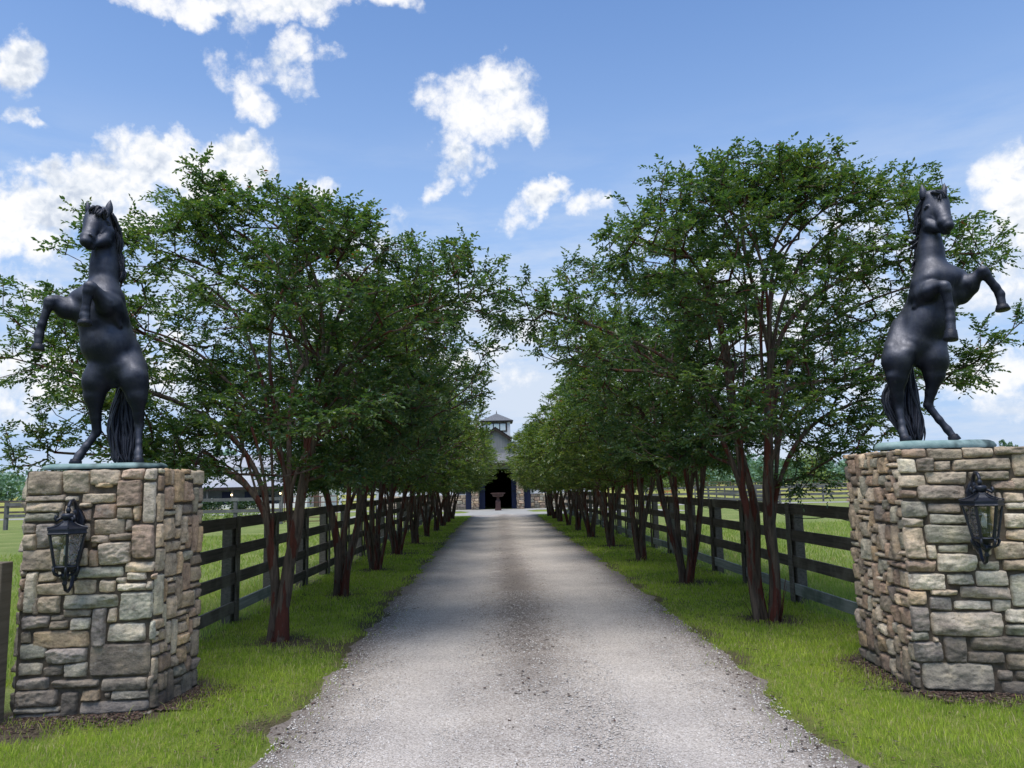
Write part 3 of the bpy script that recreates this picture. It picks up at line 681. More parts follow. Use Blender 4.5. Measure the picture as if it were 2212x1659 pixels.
RF = [(418,137,535,222,4),(540,135,628,215,2),(632,155,712,208,0),(600,80,778,145,0),(785,75,942,142,0),(945,78,1131,130,0),(465,85,592,130,5),(725,150,1030,215,0),(1035,128,1250,250,1),(415,228,585,305,1),(588,220,800,288,0),(810,220,1015,270,0),(1030,258,1250,330,1),(420,318,540,362,5),(545,292,800,370,2),(930,275,1045,325,5),(450,382,592,475,7),
(600,390,770,452,2),(605,458,790,510,7),(990,340,1090,392,1),(1000,398,1110,435,4),(585,515,840,620,7),(445,478,575,525,8),(452,530,582,705,1),(590,628,645,702,4),(652,628,805,668,7),(640,675,848,775,4),(445,708,636,772,5),(990,450,1095,540,4),(1000,545,1100,605,1),(1110,520,1250,590,5),(940,612,1085,705,0),(857,715,962,765,7),(975,710,1250,765,1),
(468,785,690,880,4),(695,790,832,850,7),(845,772,1003,852,4),(1018,780,1250,970,7),(760,855,1015,920,2),(608,875,748,908,1),(730,930,915,985,4),(600,915,718,990,3),(918,925,1015,990,4),(440,885,592,962,6),(492,968,598,1100,3),(610,995,975,1128,8),(980,975,1250,1050,4),(985,1055,1250,1115,7),(505,1160,672,1270,3),(680,1130,795,1270,2),(812,1120,1250,1200,2),
(795,1208,980,1270,2),(985,1208,1250,1295,1),(560,1275,930,1412,4),(940,1300,1020,1355,2),(1030,1302,1250,1355,0),(960,1362,1250,1435,2),(492,1105,600,1152,7)]
def pillar(front, back, corner_right, H, rects, seed, label):
    rnd = random.Random(seed)
    cx, cy = (front[0][0]+front[1][0])/2, (front[0][1]+front[1][1]+back[1]*2)/4
    root = empty('stone_pillar', (cx,cy,0), label, 'stone pillar', 'stone entrance pillars')
    a, b = Vector((*front[0],0)), Vector((*front[1],0))
    if corner_right:
        c = Vector((*back,0)); d = a + (c-b)
    else:
        d = Vector((*back,0)); c = b + (d-a)
    mb = MB(); W = (b-a).length; ud = (b-a).normalized()*.022
    face_stones(mb, a if corner_right else a-ud, b+ud if corner_right else b, H, rects, .052, rnd)
    if corner_right:
        face_stones(mb, b, c, H, [], .05, rnd, warm=.9, minw=2, maxw=4, minh=1, maxh=4, tall=.16, proud=.7)
        face_stones(mb, d, a, H, [], .06, rnd)
    else:
        face_stones(mb, d, a, H, [], .052, rnd, warm=.7, minw=2, maxw=4, minh=1, maxh=3, tall=.16, proud=.8)
        face_stones(mb, b, c, H, [], .06, rnd)
    face_stones(mb, c, d, H, [], .07, rnd, proud=.6)
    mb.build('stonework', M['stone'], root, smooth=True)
    q = [a,b,c,d]; m = MB(); ctr = (a+b+c+d)/4
    ins = [p + (ctr-p).normalized()*.010 for p in q]
    m.add([(p.x,p.y,-.05) for p in ins]+[(p.x,p.y,H-.012) for p in ins], [(3,2,1,0),(4,5,6,7),(0,1,5,4),(1,2,6,5),(2,3,7,6),(3,0,4,7)])
    m.build('mortar_core', M['mortar'], root)
    return root
WL = math.dist(*PLF)
pillar(PLF, PLB, True, 1.905, px_rects(LF, lambda y: 45, lambda y: 835-42*(y-90)/1300, 88, 1392, WL, 1.905), 4, 'square stone entrance pillar on the left of the drive, with a wooden post against it')
# right pillar: photo shows its front from x 425 on; scale from the known corner
SCL = 1.93/1345
def rr():
    out = []
    for r in RF:
        ym = (r[1]+r[3])/2; l = 425+105*(ym-80)/1340
        out.append((max(0,(r[0]-l)*SCL-.011), (1425-r[3])*SCL-.010, (r[2]-l)*SCL+.011, min(1.93,(1425-r[1])*SCL+.010), r[4]))
    return out
pillar(PRF, PRB, False, 1.93, rr(), 9, 'wider stone entrance pillar on the right of the drive, cut by the edge of the photo')

# ------------------------------------------------------------------ horse statues (sculpted as a smooth-blended solid, then surfaced)
def surface_nets(f, org, h):
    s = f < 0; nx, ny, nz = f.shape
    c = [s[i:nx-1+i, j:ny-1+j, k:nz-1+k] for i in (0,1) for j in (0,1) for k in (0,1)]
    cnt = sum(a.astype(np.int8) for a in c); act = (cnt > 0) & (cnt < 8)
    idx = -np.ones(act.shape, int); A = np.argwhere(act); idx[act] = np.arange(len(A))
    acc = np.zeros((len(A),3)); n = np.zeros(len(A)); corner = [(i,j,k) for i in (0,1) for j in (0,1) for k in (0,1)]
    fv = [f[A[:,0]+i, A[:,1]+j, A[:,2]+k] for i,j,k in corner]
    for p in range(8):
        for q in range(p+1, 8):
            if sum(abs(a-b) for a,b in zip(corner[p],corner[q])) != 1: continue
            x = (fv[p] < 0) != (fv[q] < 0); t = np.where(x, fv[p]/(fv[p]-fv[q]+1e-12), 0)
            cp, cq = np.array(corner[p]), np.array(corner[q])
            acc += np.where(x[:,None], cp + (cq-cp)*t[:,None], 0); n += x
    V = (A + acc/n[:,None])*h + org; F = []
    for ax in range(3):
        o1, o2 = [(1,2),(2,0),(0,1)][ax]
        sl0 = [slice(0,-1)]*3; sl1 = [slice(0,-1)]*3
        a = np.take(s, range(0, s.shape[ax]-1), ax); b = np.take(s, range(1, s.shape[ax]), ax)
        E = np.argwhere(a != b)
        ok = (E[:,o1] > 0) & (E[:,o2] > 0) & (E[:,o1] < act.shape[o1]) & (E[:,o2] < act.shape[o2]); E = E[ok]
        inside = a[E[:,0],E[:,1],E[:,2]]
        def cell(d1, d2):
            q = E.copy(); q[:,o1] -= d1; q[:,o2] -= d2; return idx[q[:,0],q[:,1],q[:,2]]
        Q = np.stack([cell(1,1), cell(0,1), cell(0,0), cell(1,0)], 1)
        Q = np.where(inside[:,None], Q, Q[:,::-1]); F.append(Q)
    F = np.concatenate(F); F = F[(F >= 0).all(1)]
    return V, F
def sculpt(prims, h, lo, hi, ksub=.012):
    """prims: (ax,ay,az,ar, bx,by,bz,br, k, sy) ; negative k = carve"""
    org = np.array(lo); n = np.ceil((np.array(hi)-org)/h).astype(int)+1
    f = np.full(n, .3, dtype=np.float32); gx = [org[i]+h*np.arange(n[i]) for i in range(3)]
    for (ax,ay,az,ar,bx,by,bz,br,k,sy) in prims:
        ka = abs(k); pad = ka*1.2+.05; R = max(ar,br)*max(1,sy)+pad; sl = []
        for i,(p,q) in enumerate(((ax,bx),(ay,by),(az,bz))):
            i0 = int(max(0,(min(p,q)-R-org[i])/h)); i1 = int(min(n[i],(max(p,q)+R-org[i])/h+2)); sl.append(slice(i0,i1))
        X = gx[0][sl[0]][:,None,None]; Y = gx[1][sl[1]][None,:,None]; Z = gx[2][sl[2]][None,None,:]
        vx,vy,vz = bx-ax,(by-ay)/sy,bz-az; L = vx*vx+vy*vy+vz*vz+1e-9
        dx,dy,dz = X-ax,(Y-ay)/sy,Z-az; t = np.clip((dx*vx+dy*vy+dz*vz)/L,0,1)
        t2 = t*t*(3-2*t)*.5+t*.5
        d = np.sqrt((dx-t*vx)**2+(dy-t*vy)**2+(dz-t*vz)**2) - (ar+(br-ar)*t2)
        g = f[sl[0],sl[1],sl[2]]
        if k > 0:
            hh = np.maximum(k-np.abs(g-d),0)/k; r = np.minimum(g,d)-hh*hh*k*.25
        else:
            hh = np.maximum(ka-np.abs(g+d),0)/ka; r = np.maximum(g,-d)+hh*hh*ka*.25
        f[sl[0],sl[1],sl[2]] = r
    f += .009
    f[0]=f[-1]=.1; f[:,0]=f[:,-1]=.1; f[:,:,0]=f[:,:,-1]=.1
    return surface_nets(f, org, h)
def horse(zm, Y0, center_px, body, hooves, mane, tail, ears, eyes, plate, carve, label, seed):
    """zm maps the traced sketch coordinates to photo coordinates; depths in metres from the plane Y0"""
    rnd = random.Random(seed)
    def W(x, y, d=0.):
        px, py = zm(x, y); p = P(px, py, Y0)
        sc = (Y0+d)/Y0; return CAM + (p-CAM)*sc           # keep the bearing, move in depth
    m1 = np.linalg.norm(W(center_px[0]+100, center_px[1]) - W(*center_px))/100     # metres per sketch pixel
    base = W(*plate[0]); org = (float(base[0]), float(Y0+plate[3]), float(plate[4]))
    root = empty('horse_statue', org, label, 'horse statue', 'rearing bronze horses on the pillars')
    prims = []
    for b in body+[(*c[:8],-c[8],c[9] if len(c) > 9 else 1) for c in carve]:
        x0,y0,d0,r0,x1,y1,d1,r1,k = b[:9]; sy = b[9] if len(b) > 9 else 1
        a, c = W(x0,y0,d0), W(x1,y1,d1); prims.append((*a, r0*m1, *c, r1*m1, k*m1, sy))
    pr = np.array([p[:3] for p in prims if p[8] > 0]+[p[4:7] for p in prims if p[8] > 0])
    V, F = sculpt(prims, .0072, pr.min(0)-.2, pr.max(0)+.2)
    V = V - np.array(org)
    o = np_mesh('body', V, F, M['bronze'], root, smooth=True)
    sm = o.modifiers.new('smooth', 'SMOOTH'); sm.factor = .5; sm.iterations = 4
    for hf in hooves:                                      # hoof: flared wedge
        (x,y,d),(x2,y2,d2),r1,r2 = hf; a, c = W(x,y,d), W(x2,y2,d2); mid = a+(c-a)*.12
        m = MB(); m.tube([a, mid, a+(c-a)*.5, a+(c-a)*.92, c], [r1*m1*.80, r1*m1*1.0, (r1+r2)*.47*m1, r2*m1*.90, r2*m1*.84], 28); m.build('hoof', M['hair'], root, smooth=True)
    for (bx,by,bd,br,tx,ty,td,fl) in ears:
        a, t = Vector(W(bx,by,bd)), Vector(W(tx,ty,td)); m = MB(); n = 7; pts = []; rs_ = []
        for i in range(n+1):
            q = i/n; pts.append(a.lerp(t,q)+Vector((0,0,0))); rs_.append(br*m1*(.75+.9*q-1.64*q*q) if q < 1 else .001)
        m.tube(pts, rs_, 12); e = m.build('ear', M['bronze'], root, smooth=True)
    for (ex,ey,ed,er) in eyes:
        c = W(ex,ey,ed); m = MB(); r = er*m1
        m.lathe([(r*math.sin(PI*i/8)+1e-4, c[2]-r*math.cos(PI*i/8)) for i in range(9)], 12, (c[0],c[1])); m.build('eye', M['black_metal'], root, smooth=True)
    def locks(name, guides, cnt, rr_, wave, spread):
        m = MB()
        for g in range(cnt):
            gd = guides[g % len(guides)] if len(guides) == cnt else rnd.choice(guides)
            pts = []; rs_ = []; ox, oy, od = rnd.gauss(0,spread), rnd.gauss(0,spread*.4), rnd.gauss(0,spread)*m1; ph = rnd.uniform(0,6); n = 14
            amp = rnd.uniform(.5,1.2)*wave
            for i in range(n+1):
                q = i/n*(len(gd)-1); j = min(int(q), len(gd)-2); t = q-j; a, b = gd[j], gd[j+1]
                fan = .25+.75*min(1,q/(len(gd)-1)*2)
                x = a[0]*(1-t)+b[0]*t + ox*fan + math.sin(q*2.3+ph)*amp; y = a[1]*(1-t)+b[1]*t + oy*fan; d = a[2]*(1-t)+b[2]*t + od*fan + math.cos(q*2+ph)*amp*m1
                pts.append(W(x,y,d)); s = i/n; rs_.append(rr_*m1*rnd.uniform(.9,1.1)*(.55+.9*s-1.25*s*s*s+.02))
            m.tube(pts, [max(r,.0015) for r in rs_], 6)
        m.build(name, M['hair'], root, smooth=True)
    for (name, guides, cnt, rr_, wave, spread) in mane+tail: locks(name, guides, cnt, rr_, wave, spread)
    (cx, cy), rx, ry, off, z = plate[0], plate[1], plate[2], plate[3], plate[4]
    zt_ = float(W(cx, plate[5])[2])+.004; th = zt_-z
    m = MB(); n = 40; c0 = W(cx,cy); X0, Y1 = c0[0], Y0+off
    prof = [(1.0,z-.005),(1.03,z+.25*th),(.99,z+.7*th),(.93,z+.93*th),(.7,zt_-.002),(.05,zt_)]
    vs = []; 
    for (r,zz) in prof:
        for k in range(n):
            a = 2*PI*k/n; w = 1+.05*math.sin(3*a+seed)+.03*math.sin(7*a); vs.append((X0+rx*r*w*math.cos(a), Y1+ry*r*w*math.sin(a), zz+.003*math.sin(5*a)*(.8 < r < .95)))
    fs = [(i*n+k, i*n+(k+1)%n, (i+1)*n+(k+1)%n, (i+1)*n+k) for i in range(len(prof)-1) for k in range(n)]+[tuple((len(prof)-1)*n+k for k in range(n))]
    m.add(vs, fs); m.build('base_plate', M['patina'], root, smooth=True)
    return root
# left statue, traced on a 1082x1659 sketch of photo region (0,500)-(600,1420)
zmL = lambda x, y: (x*.5545*.7373, (500+y*.5545)*.7373)
bodyL = [
 # trunk from croup up to chest
 (622,1030,.10,116, 582,930,.06,124, 30,1.15),(582,930,.06,124, 545,790,.02,112, 40,1.15),(545,790,.02,112, 520,700,-.03,106, 40,1.05),
 (688,1000,.16,54, 625,820,.14,52, 40),(625,820,.14,52, 592,690,.08,56, 40),
 (500,930,-.02,60, 485,820,-.06,56, 40),
 # chest and shoulders
 (470,672,-.13,46, 500,730,-.11,38, 15),(560,672,-.13,46, 545,730,-.11,38, 15),(428,690,-.06,70, 455,720,-.04,70, 40),(590,690,-.04,68, 610,770,.0,62, 40),(480,660,-.10,55, 545,650,-.10,60, 50),(512,740,-.10,50,520,790,-.08,60,40),
 # neck
 (548,660,-.02,86, 545,520,.0,62, 50),(545,520,.0,62, 548,360,-.01,50, 40),(578,600,.05,46, 588,380,.06,32, 40),(500,560,-.06,26,508,420,-.07,26,25),
 # head
 (520,262,-.02,70, 528,300,-.04,66, 22),(500,268,-.07,58, 465,350,-.20,38, 22),(556,330,-.04,52, 550,368,-.07,42, 20),(545,372,-.09,36, 485,392,-.19,26, 16),
 (462,356,-.215,41, 455,374,-.235,37, 14),(468,402,-.20,23, 488,407,-.19,19, 9),(566,268,-.085,16,580,280,-.07,12,8),(450,270,-.08,13,448,286,-.08,10,8),
 (478,336,-.255,13,492,350,-.25,9,5),(500,218,-.04,34,552,218,-.03,34,20),(505,300,-.155,9,470,350,-.235,9,10),(560,300,-.10,8,520,345,-.15,6,7),(565,345,-.095,12,552,380,-.09,9,18),
 # screen-left foreleg, stretched out
 (415,745,-.10,62, 345,735,-.16,50, 30),(345,735,-.16,48, 275,692,-.24,34, 22),(262,690,-.26,33, 262,706,-.26,31, 12),(256,712,-.26,27, 222,812,-.27,24, 14),(222,812,-.27,24, 206,868,-.27,27, 12),
 (206,870,-.27,27, 202,912,-.28,25, 12),(380,715,-.12,42,300,672,-.2,24,20),
 # centre foreleg, folded
 (590,740,-.10,62, 560,715,-.20,50, 30),(560,715,-.20,46, 490,622,-.34,34, 22),(474,612,-.36,35, 470,632,-.36,33, 12),(466,640,-.36,30, 452,735,-.36,25, 14),(452,735,-.36,25, 448,765,-.36,29, 12),
 (448,768,-.36,29, 449,790,-.37,27, 10),(600,700,-.12,45,520,640,-.28,22,20),
 (640,1010,.0,44,715,1060,-.03,36,36),(516,1045,-.05,34,486,1110,-.05,30,30),(742,1080,-.02,32,748,1170,-.0,24,24),(700,940,.10,40,728,1040,.06,44,40),(480,1200,-.03,18,490,1280,.02,13,8),(752,1210,-.0,18,748,1280,.04,13,8),(350,715,-.19,20,300,680,-.24,16,8),(575,690,-.24,20,520,640,-.31,15,8),(440,720,-.15,22,400,760,-.14,18,10),(600,760,-.12,24,630,820,-.07,20,12),(560,900,-.11,30,520,830,-.12,28,20),
 # hips and hind legs
 (545,1075,.03,80, 515,1120,.0,72, 50),(505,1090,-.02,62, 498,1190,.0,52, 30),(500,1190,.0,50, 506,1300,.05,33, 24),(506,1310,.06,31, 512,1372,.09,29, 16),(520,1352,.12,17,528,1385,.12,14,12),
 (508,1385,.09,26, 455,1458,.05,24, 14),(455,1458,.05,24, 420,1505,.03,27, 14),(420,1505,.03,27, 405,1530,.01,27, 12),
 (690,1060,.06,80, 708,1120,.03,72, 50),(706,1100,.0,66, 722,1190,.01,52, 30),(722,1190,.01,50, 732,1290,.06,31, 24),(732,1290,.06,31, 736,1342,.09,30, 16),
 (734,1350,.09,27, 733,1440,.05,21, 14),(733,1440,.05,21, 732,1492,.03,25, 12),(732,1492,.03,25, 732,1525,.01,26, 12),
 (575,1070,-.02,18, 572,1085,-.04,14, 14),(600,1120,.03,24,605,1135,.02,20,20),
]
carveL = [(479,348,-.300,12,486,356,-.295,9,4),(430,393,-.28,3,470,398,-.262,3,5),(470,398,-.262,3,515,388,-.215,3,5),(574,284,-.108,10,576,286,-.108,9,5)]
hoovesL = [((203,915,-.28),(198,950,-.285),25,37),((449,790,-.37),(448,815,-.375),31,38),((404,1528,.01),(396,1552,0),28,34),((732,1522,.01),(732,1550,0),26,30)]
maneL = [('mane', [[(585,225,.0),(612,270,.03),(618,330,.06),(612,390,.09)],[(605,300,.05),(628,370,.08),(628,440,.1),(618,480,.1)],[(608,400,.08),(636,460,.1),(640,520,.1),(632,560,.1)],[(612,470,.08),(640,520,.1),(640,560,.1),(630,590,.1)],[(590,260,.05),(600,340,.1),(605,420,.1),(606,500,.1)]], 110, 8, 9, 9),
         ('forelock', [[(535,200,-.03),(515,190,-0.12),(495,205,-0.14),(488,228,-0.15)],[(550,205,-.03),(530,205,-0.12),(520,222,-0.15),(522,240,-0.15)],[(545,200,-.03),(560,208,-0.12),(566,232,-0.12),(560,255,-0.12)],[(525,200,-.03),(500,192,-0.12),(478,208,-0.12),(470,228,-0.12)]], 20, 9, 5, 6)]
tailL = [('tail', [[(655,1080,.24),(650,1170,.24),(640,1260,.24),(640,1370,.22),(650,1480,.17),(660,1545,.14)],[(650,1080,.24),(640,1170,.24),(612,1290,.24),(608,1390,.2),(625,1500,.16),(640,1545,.14)],[(660,1080,.24),(662,1170,.24),(680,1290,.22),(690,1390,.2),(690,1490,.16),(690,1545,.14)]], 170, 10, 8, 15)]
earsL = [(468,232,-.02,18,462,158,-.02,0),(571,232,-.01,24,584,154,-.01,0)]
eyesL = [(573,285,-.078,8.5)]
horse(zmL, 6.62, (560,800), bodyL, hoovesL, maneL, tailL, earsL, eyesL, ((556,1560), .49, .26, .02, 1.915, 1551), carveL, 'dark bronze horse rearing on the left pillar with its head turned to the left', 3)
zmR = lambda x, y: ((2450+x*.5243)*.7373, (480+y*.5243)*.7373)
bodyR = [
 (425,1000,.10,118, 488,890,.06,118, 30,1.15),(488,890,.06,118, 545,760,.02,116, 40,1.15),(540,760,.02,114, 572,670,-.03,110, 40,1.05),
 (342,960,.16,54, 452,800,.14,52, 40),(452,800,.14,52, 488,660,.08,56, 40),(560,930,-.02,54,590,820,-.05,54,40),
 (520,640,-.13,48, 535,700,-.11,40, 15),(620,640,-.13,48, 610,700,-.11,40, 15),(480,680,-.06,66, 470,730,-.03,62, 40),(665,650,-.05,72, 690,700,-.03,68, 40),(540,640,-.10,60, 625,640,-.10,60, 50),
 (530,620,-.02,90, 527,500,.0,68, 50),(527,500,.0,66, 527,360,-.01,54, 40),(497,600,.05,44, 495,400,.06,30, 40),(570,540,-.06,28,560,420,-.07,26,25),
 (552,218,-.02,72, 545,275,-.04,68, 22),(570,230,-.06,60, 606,318,-.19,42, 22),(522,310,-.04,50, 530,345,-.07,42, 20),(535,350,-.09,38, 592,366,-.18,28, 16),
 (608,328,-.215,42, 622,346,-.235,38, 14),(606,380,-.20,23, 625,384,-.20,19, 9),(505,238,-.09,16,492,250,-.08,12,8),(632,232,-.075,12,634,248,-.08,9,8),
 (606,318,-.255,13,596,334,-.25,9,5),(515,178,-.03,32,585,178,-.03,32,20),(575,280,-.15,9,612,325,-.24,9,10),(520,290,-.10,8,570,318,-.16,6,7),(507,325,-.085,12,516,358,-.08,9,18),
 # screen-left foreleg
 (490,730,-.10,60, 520,715,-.18,48, 30),(520,715,-.18,44, 590,680,-.32,32, 22),(606,684,-.34,35, 610,700,-.34,34, 12),(612,705,-.34,31, 632,800,-.34,27, 14),(632,800,-.34,27, 638,868,-.34,29, 12),
 (638,870,-.34,29, 641,930,-.35,30, 12),(500,690,-.12,40,585,668,-.28,22,20),
 # screen-right foreleg
 (700,700,-.10,66, 745,670,-.17,50, 30),(745,670,-.17,46, 812,602,-.26,32, 22),(820,598,-.27,34, 828,612,-.27,32, 12),(832,618,-.27,29, 890,690,-.27,26, 14),(890,690,-.27,26, 915,728,-.27,28, 12),
 (915,730,-.27,27, 925,785,-.28,27, 12),(700,740,-.1,50,760,700,-.17,34,24),
 (306,1030,-.0,38,296,1110,-.0,32,34),(395,1050,-.07,36,380,1140,-.05,28,30),(572,1050,-.05,34,586,1120,-.03,30,30),(352,900,.10,40,318,1010,.06,46,40),(600,930,-.0,36,580,1020,-.02,38,36),(305,1190,-.02,18,312,1270,.03,14,8),(575,1190,-.01,18,548,1260,.03,13,8),(760,660,-.20,20,795,620,-.25,16,8),(540,700,-.22,20,580,675,-.29,15,8),(700,740,-.12,24,660,790,-.08,20,12),(470,740,-.1,22,440,800,-.06,20,12),(520,860,-.10,30,560,800,-.12,28,20),
 # hips and hind legs
 (370,1060,.06,84, 340,1110,.03,76, 50),(338,1090,.0,70, 340,1190,.01,56, 30),(340,1190,.01,54, 340,1290,.06,37, 24),(340,1290,.06,37, 345,1345,.09,32, 16),
 (345,1350,.09,30, 365,1450,.05,23, 14),(365,1450,.05,23, 372,1500,.03,27, 12),(372,1500,.03,27, 382,1530,.01,28, 12),
 (505,1060,.03,84, 540,1100,.0,78, 50),(540,1090,-.02,68, 548,1180,.0,54, 30),(545,1180,.0,52, 530,1270,.05,34, 24),(528,1275,.06,33, 514,1345,.09,29, 16),(500,1330,.12,15,494,1350,.12,13,12),
 (516,1355,.09,27, 575,1430,.05,24, 14),(575,1430,.05,23, 622,1485,.03,25, 14),(622,1485,.03,25, 648,1518,.01,25, 12),(470,1100,.02,24,470,1120,.02,20,20),
]
carveR = [(597,332,-.300,12,600,341,-.298,9,4),(578,362,-.225,3,610,374,-.262,3,5),(610,374,-.262,3,655,366,-.27,3,5),(500,245,-.112,10,502,247,-.112,9,5)]
hoovesR = [((641,925,-.35),(640,985,-.36),29,40),((925,785,-.28),(932,818,-.29),27,41),((384,1524,.01),(391,1552,0),28,34),((648,1515,.01),(665,1548,0),26,36)]
maneR = [('mane', [[(480,200,.0),(460,270,.04),(452,330,.06),(455,400,.08)],[(468,330,.05),(450,370,.08),(440,385,.1),(430,380,.11)],[(465,400,.06),(445,430,.08),(425,445,.1),(412,440,.11)],[(460,430,.07),(445,470,.1),(430,470,.1),(415,474,.11)],[(462,470,.08),(448,530,.1),(440,570,.1),(432,600,.1)],[(465,260,.05),(462,340,.1),(458,430,.1),(452,520,.1)]], 90, 7, 9, 8),
         ('forelock', [[(545,160,-.03),(570,150,-0.12),(595,165,-0.14),(606,192,-0.15)],[(535,165,-.03),(560,160,-0.12),(580,175,-0.15),(585,200,-0.15)],[(530,165,-.03),(540,158,-0.12),(560,165,-0.14),(600,175,-0.14)],[(555,160,-.03),(580,152,-0.12),(605,170,-0.12),(612,200,-0.12)]], 20, 9, 5, 6)]
tailR = [('tail', [[(400,1070,.24),(400,1170,.24),(390,1280,.24),(405,1400,.22),(430,1490,.17),(445,1545,.14)],[(395,1070,.24),(360,1170,.24),(318,1290,.24),(330,1380,.2),(375,1450,.16),(425,1545,.14)],[(405,1070,.24),(405,1180,.24),(425,1290,.22),(445,1400,.2),(455,1480,.16),(460,1545,.14)],[(395,1070,.24),(340,1170,.24),(290,1270,.24),(292,1340,.2),(330,1430,.16),(400,1530,.14)]], 200, 10, 8, 14)]
earsR = [(491,200,-.02,24,478,114,-.02,0),(602,186,-.01,18,604,106,-.01,0)]
eyesR = [(501,246,-.080,8.5)]
horse(zmR, 6.80, (500,800), bodyR, hoovesR, maneR, tailR, earsR, eyesR, ((552,1568), .52, .27, .02, 1.943, 1551), carveR, 'dark bronze horse rearing on the right pillar with its head turned to the right', 8)

# ------------------------------------------------------------------ wall lanterns
def lantern(px, py, Y, facing, label):
    p = P(px, py, Y); z0 = float(p[2]); root = empty('wall_lantern', (p[0],p[1],z0), label, 'lantern', 'black wall lanterns on the pillars')
    # local frame: lantern axis at y = -.17 from the wall; built in root-local coordinates
    R0 = [float(p[0]), float(p[1]), z0]
    def T(x, y, z): return (R0[0]+x, R0[1]+y, R0[2]+z)
    A = -.17; n = 6; rt = rad(24)-PI/2
    def ring(m, prof, rot=rt, nn=6, smooth=False): m.lathe([(r, R0[2]+z) for r,z in prof], nn, (R0[0], R0[1]+A), rot=rot)
    m = MB(); ring(m, [(.035,.60),(.05,.585),(.04,.565),(.036,.545)], nn=16); m.lathe([(.012,R0[2]+.60),(.02,R0[2]+.625),(.008,R0[2]+.65)], 12, (R0[0],R0[1]+A))
    m.build('top_cap', M['black_metal'], root, smooth=True)
    m = MB(); ring(m, [(.034,.553),(.045,.532),(.075,.508),(.115,.492),(.157,.485),(.157,.476),(.148,.474),(.150,.456),(.156,.450),(.150,.442),(.136,.440)])
    m.build('roof', M['black_metal'], root)
    m = MB()
    for k in range(6):                                   # six corner bars, ribs on the roof, leaf scrolls
        a = 2*PI*k/6+rt; c, s = math.cos(a), math.sin(a)
        m.beam(T(.136*c,A+.136*s,.442), T(.086*c,A+.086*s,.195), .020, .012, up=(c,s,0))
        m.tube([T(r*c,A+r*s,z) for r,z in [(.040,.54),(.055,.526),(.08,.512),(.118,.498),(.156,.492)]], .005, 6)
    m.build('corner_bars', M['black_metal'], root)
    for k in range(3):
        m = MB(); a = 2*PI*k/3+rt+.5; c, q = math.cos(a), math.sin(a)
        m.tube([T(r*c,A+r*q,z) for r,z in [(.035,.565),(.06,.56),(.078,.545),(.088,.562),(.082,.585),(.072,.578),(.078,.566)]], [.010,.011,.012,.011,.009,.008,.005], 8)
        m.build('scroll', M['black_metal'], root, smooth=True)
    for k in range(6):
        m = MB(); a = 2*PI*k/6+rt; c, q = math.cos(a), math.sin(a)
        m.tube([T(r*c,A+r*q,z) for r,z in [(.086,.198),(.094,.175),(.082,.145),(.05,.128),(.022,.138),(.03,.155)]], [.008,.011,.010,.009,.008,.005], 8)
        m.build('cup_arm', M['black_metal'], root, smooth=True)
    m = MB(); ring(m, [(.134,.442),(.084,.197)]); m.build('glass', M['lamp_glass'], root)
    m = MB(); ring(m, [(.092,.205),(.095,.196),(.085,.188),(.05,.165),(.018,.15),(.03,.135),(.034,.115),(.020,.10),(.012,.085),(.020,.07),(.012,.05),(.004,.042)], nn=16)
    m.build('lower_cup', M['black_metal'], root, smooth=True)
    m = MB(); ring(m, [(.020,.20),(.020,.275)], nn=14); m.build('candle_sleeve', M['black_metal'], root, smooth=True)
    m = MB(); ring(m, [(.008,.275),(.017,.295),(.020,.315),(.015,.345),(.006,.37),(.002,.385)], nn=14); m.build('bulb', M['bulb'], root, smooth=True)
    # hooked arm over the top and the S scroll below, back plate on the wall
    m = MB(); pts = [(0,-.01,.50),(0,-.02,.56),(0,-.03,.63),(0,-.055,.675),(0,-.095,.698),(0,-.14,.690),(0,-.168,.655),(0,-.17,.63)]
    m.tube([T(*q) for q in pts], [.018,.017,.016,.015,.014,.013,.012,.012], 10)
    m.build('hook_arm', M['black_metal'], root, smooth=True); m = MB()
    m.tube([T(*q) for q in [(0,-.02,.18),(0,-.03,.10),(0,-.06,.03),(0,-.11,.0),(0,-.155,.02),(0,-.17,.06),(0,-.16,.10)]], [.016,.015,.013,.012,.012,.013,.01], 10)
    m.build('lower_scroll', M['black_metal'], root, smooth=True)
    for dz, s in ((.50,1),(.44,1),(.60,.8),(.25,1),(.15,.8)):
        m = MB(); m.tube([T(0,-.02,dz-.03), T(.0,-.05*s,dz-.02), T(0,-.062*s,dz+.01), T(0,-.045*s,dz+.025), T(0,-.035,dz+.01)], [.014,.017,.015,.012,.007], 8); m.build('wall_scroll', M['black_metal'], root, smooth=True)
    m = MB(); prof = [(0,.06),(.02,.10),(.034,.14),(.028,.19),(.045,.25),(.052,.32),(.045,.39),(.03,.44),(.05,.50),(.052,.55),(.03,.60),(0,.64)]
    poly = [(R0[0]+x, R0[2]+z) for x,z in prof] + [(R0[0]-x, R0[2]+z) for x,z in prof[-2:0:-1]]
    m.prism(poly, R0[1]-.018, R0[1]+.03); m.build('back_plate', M['black_metal'], root, bevel=.006)
    root.rotation_euler.z = facing
    return root
lL = lantern(160, 1274, 6.27, 0, 'black wall lantern on the left pillar')
lL.rotation_euler.z = math.atan2(.10, 1.01)
lR = copy_tree(lL); p = P(2116, 1214, 6.12); lR.location = p; lR.rotation_euler.z = math.atan2(-.34,1.42)
lR['label'] = 'black wall lantern on the right pillar'

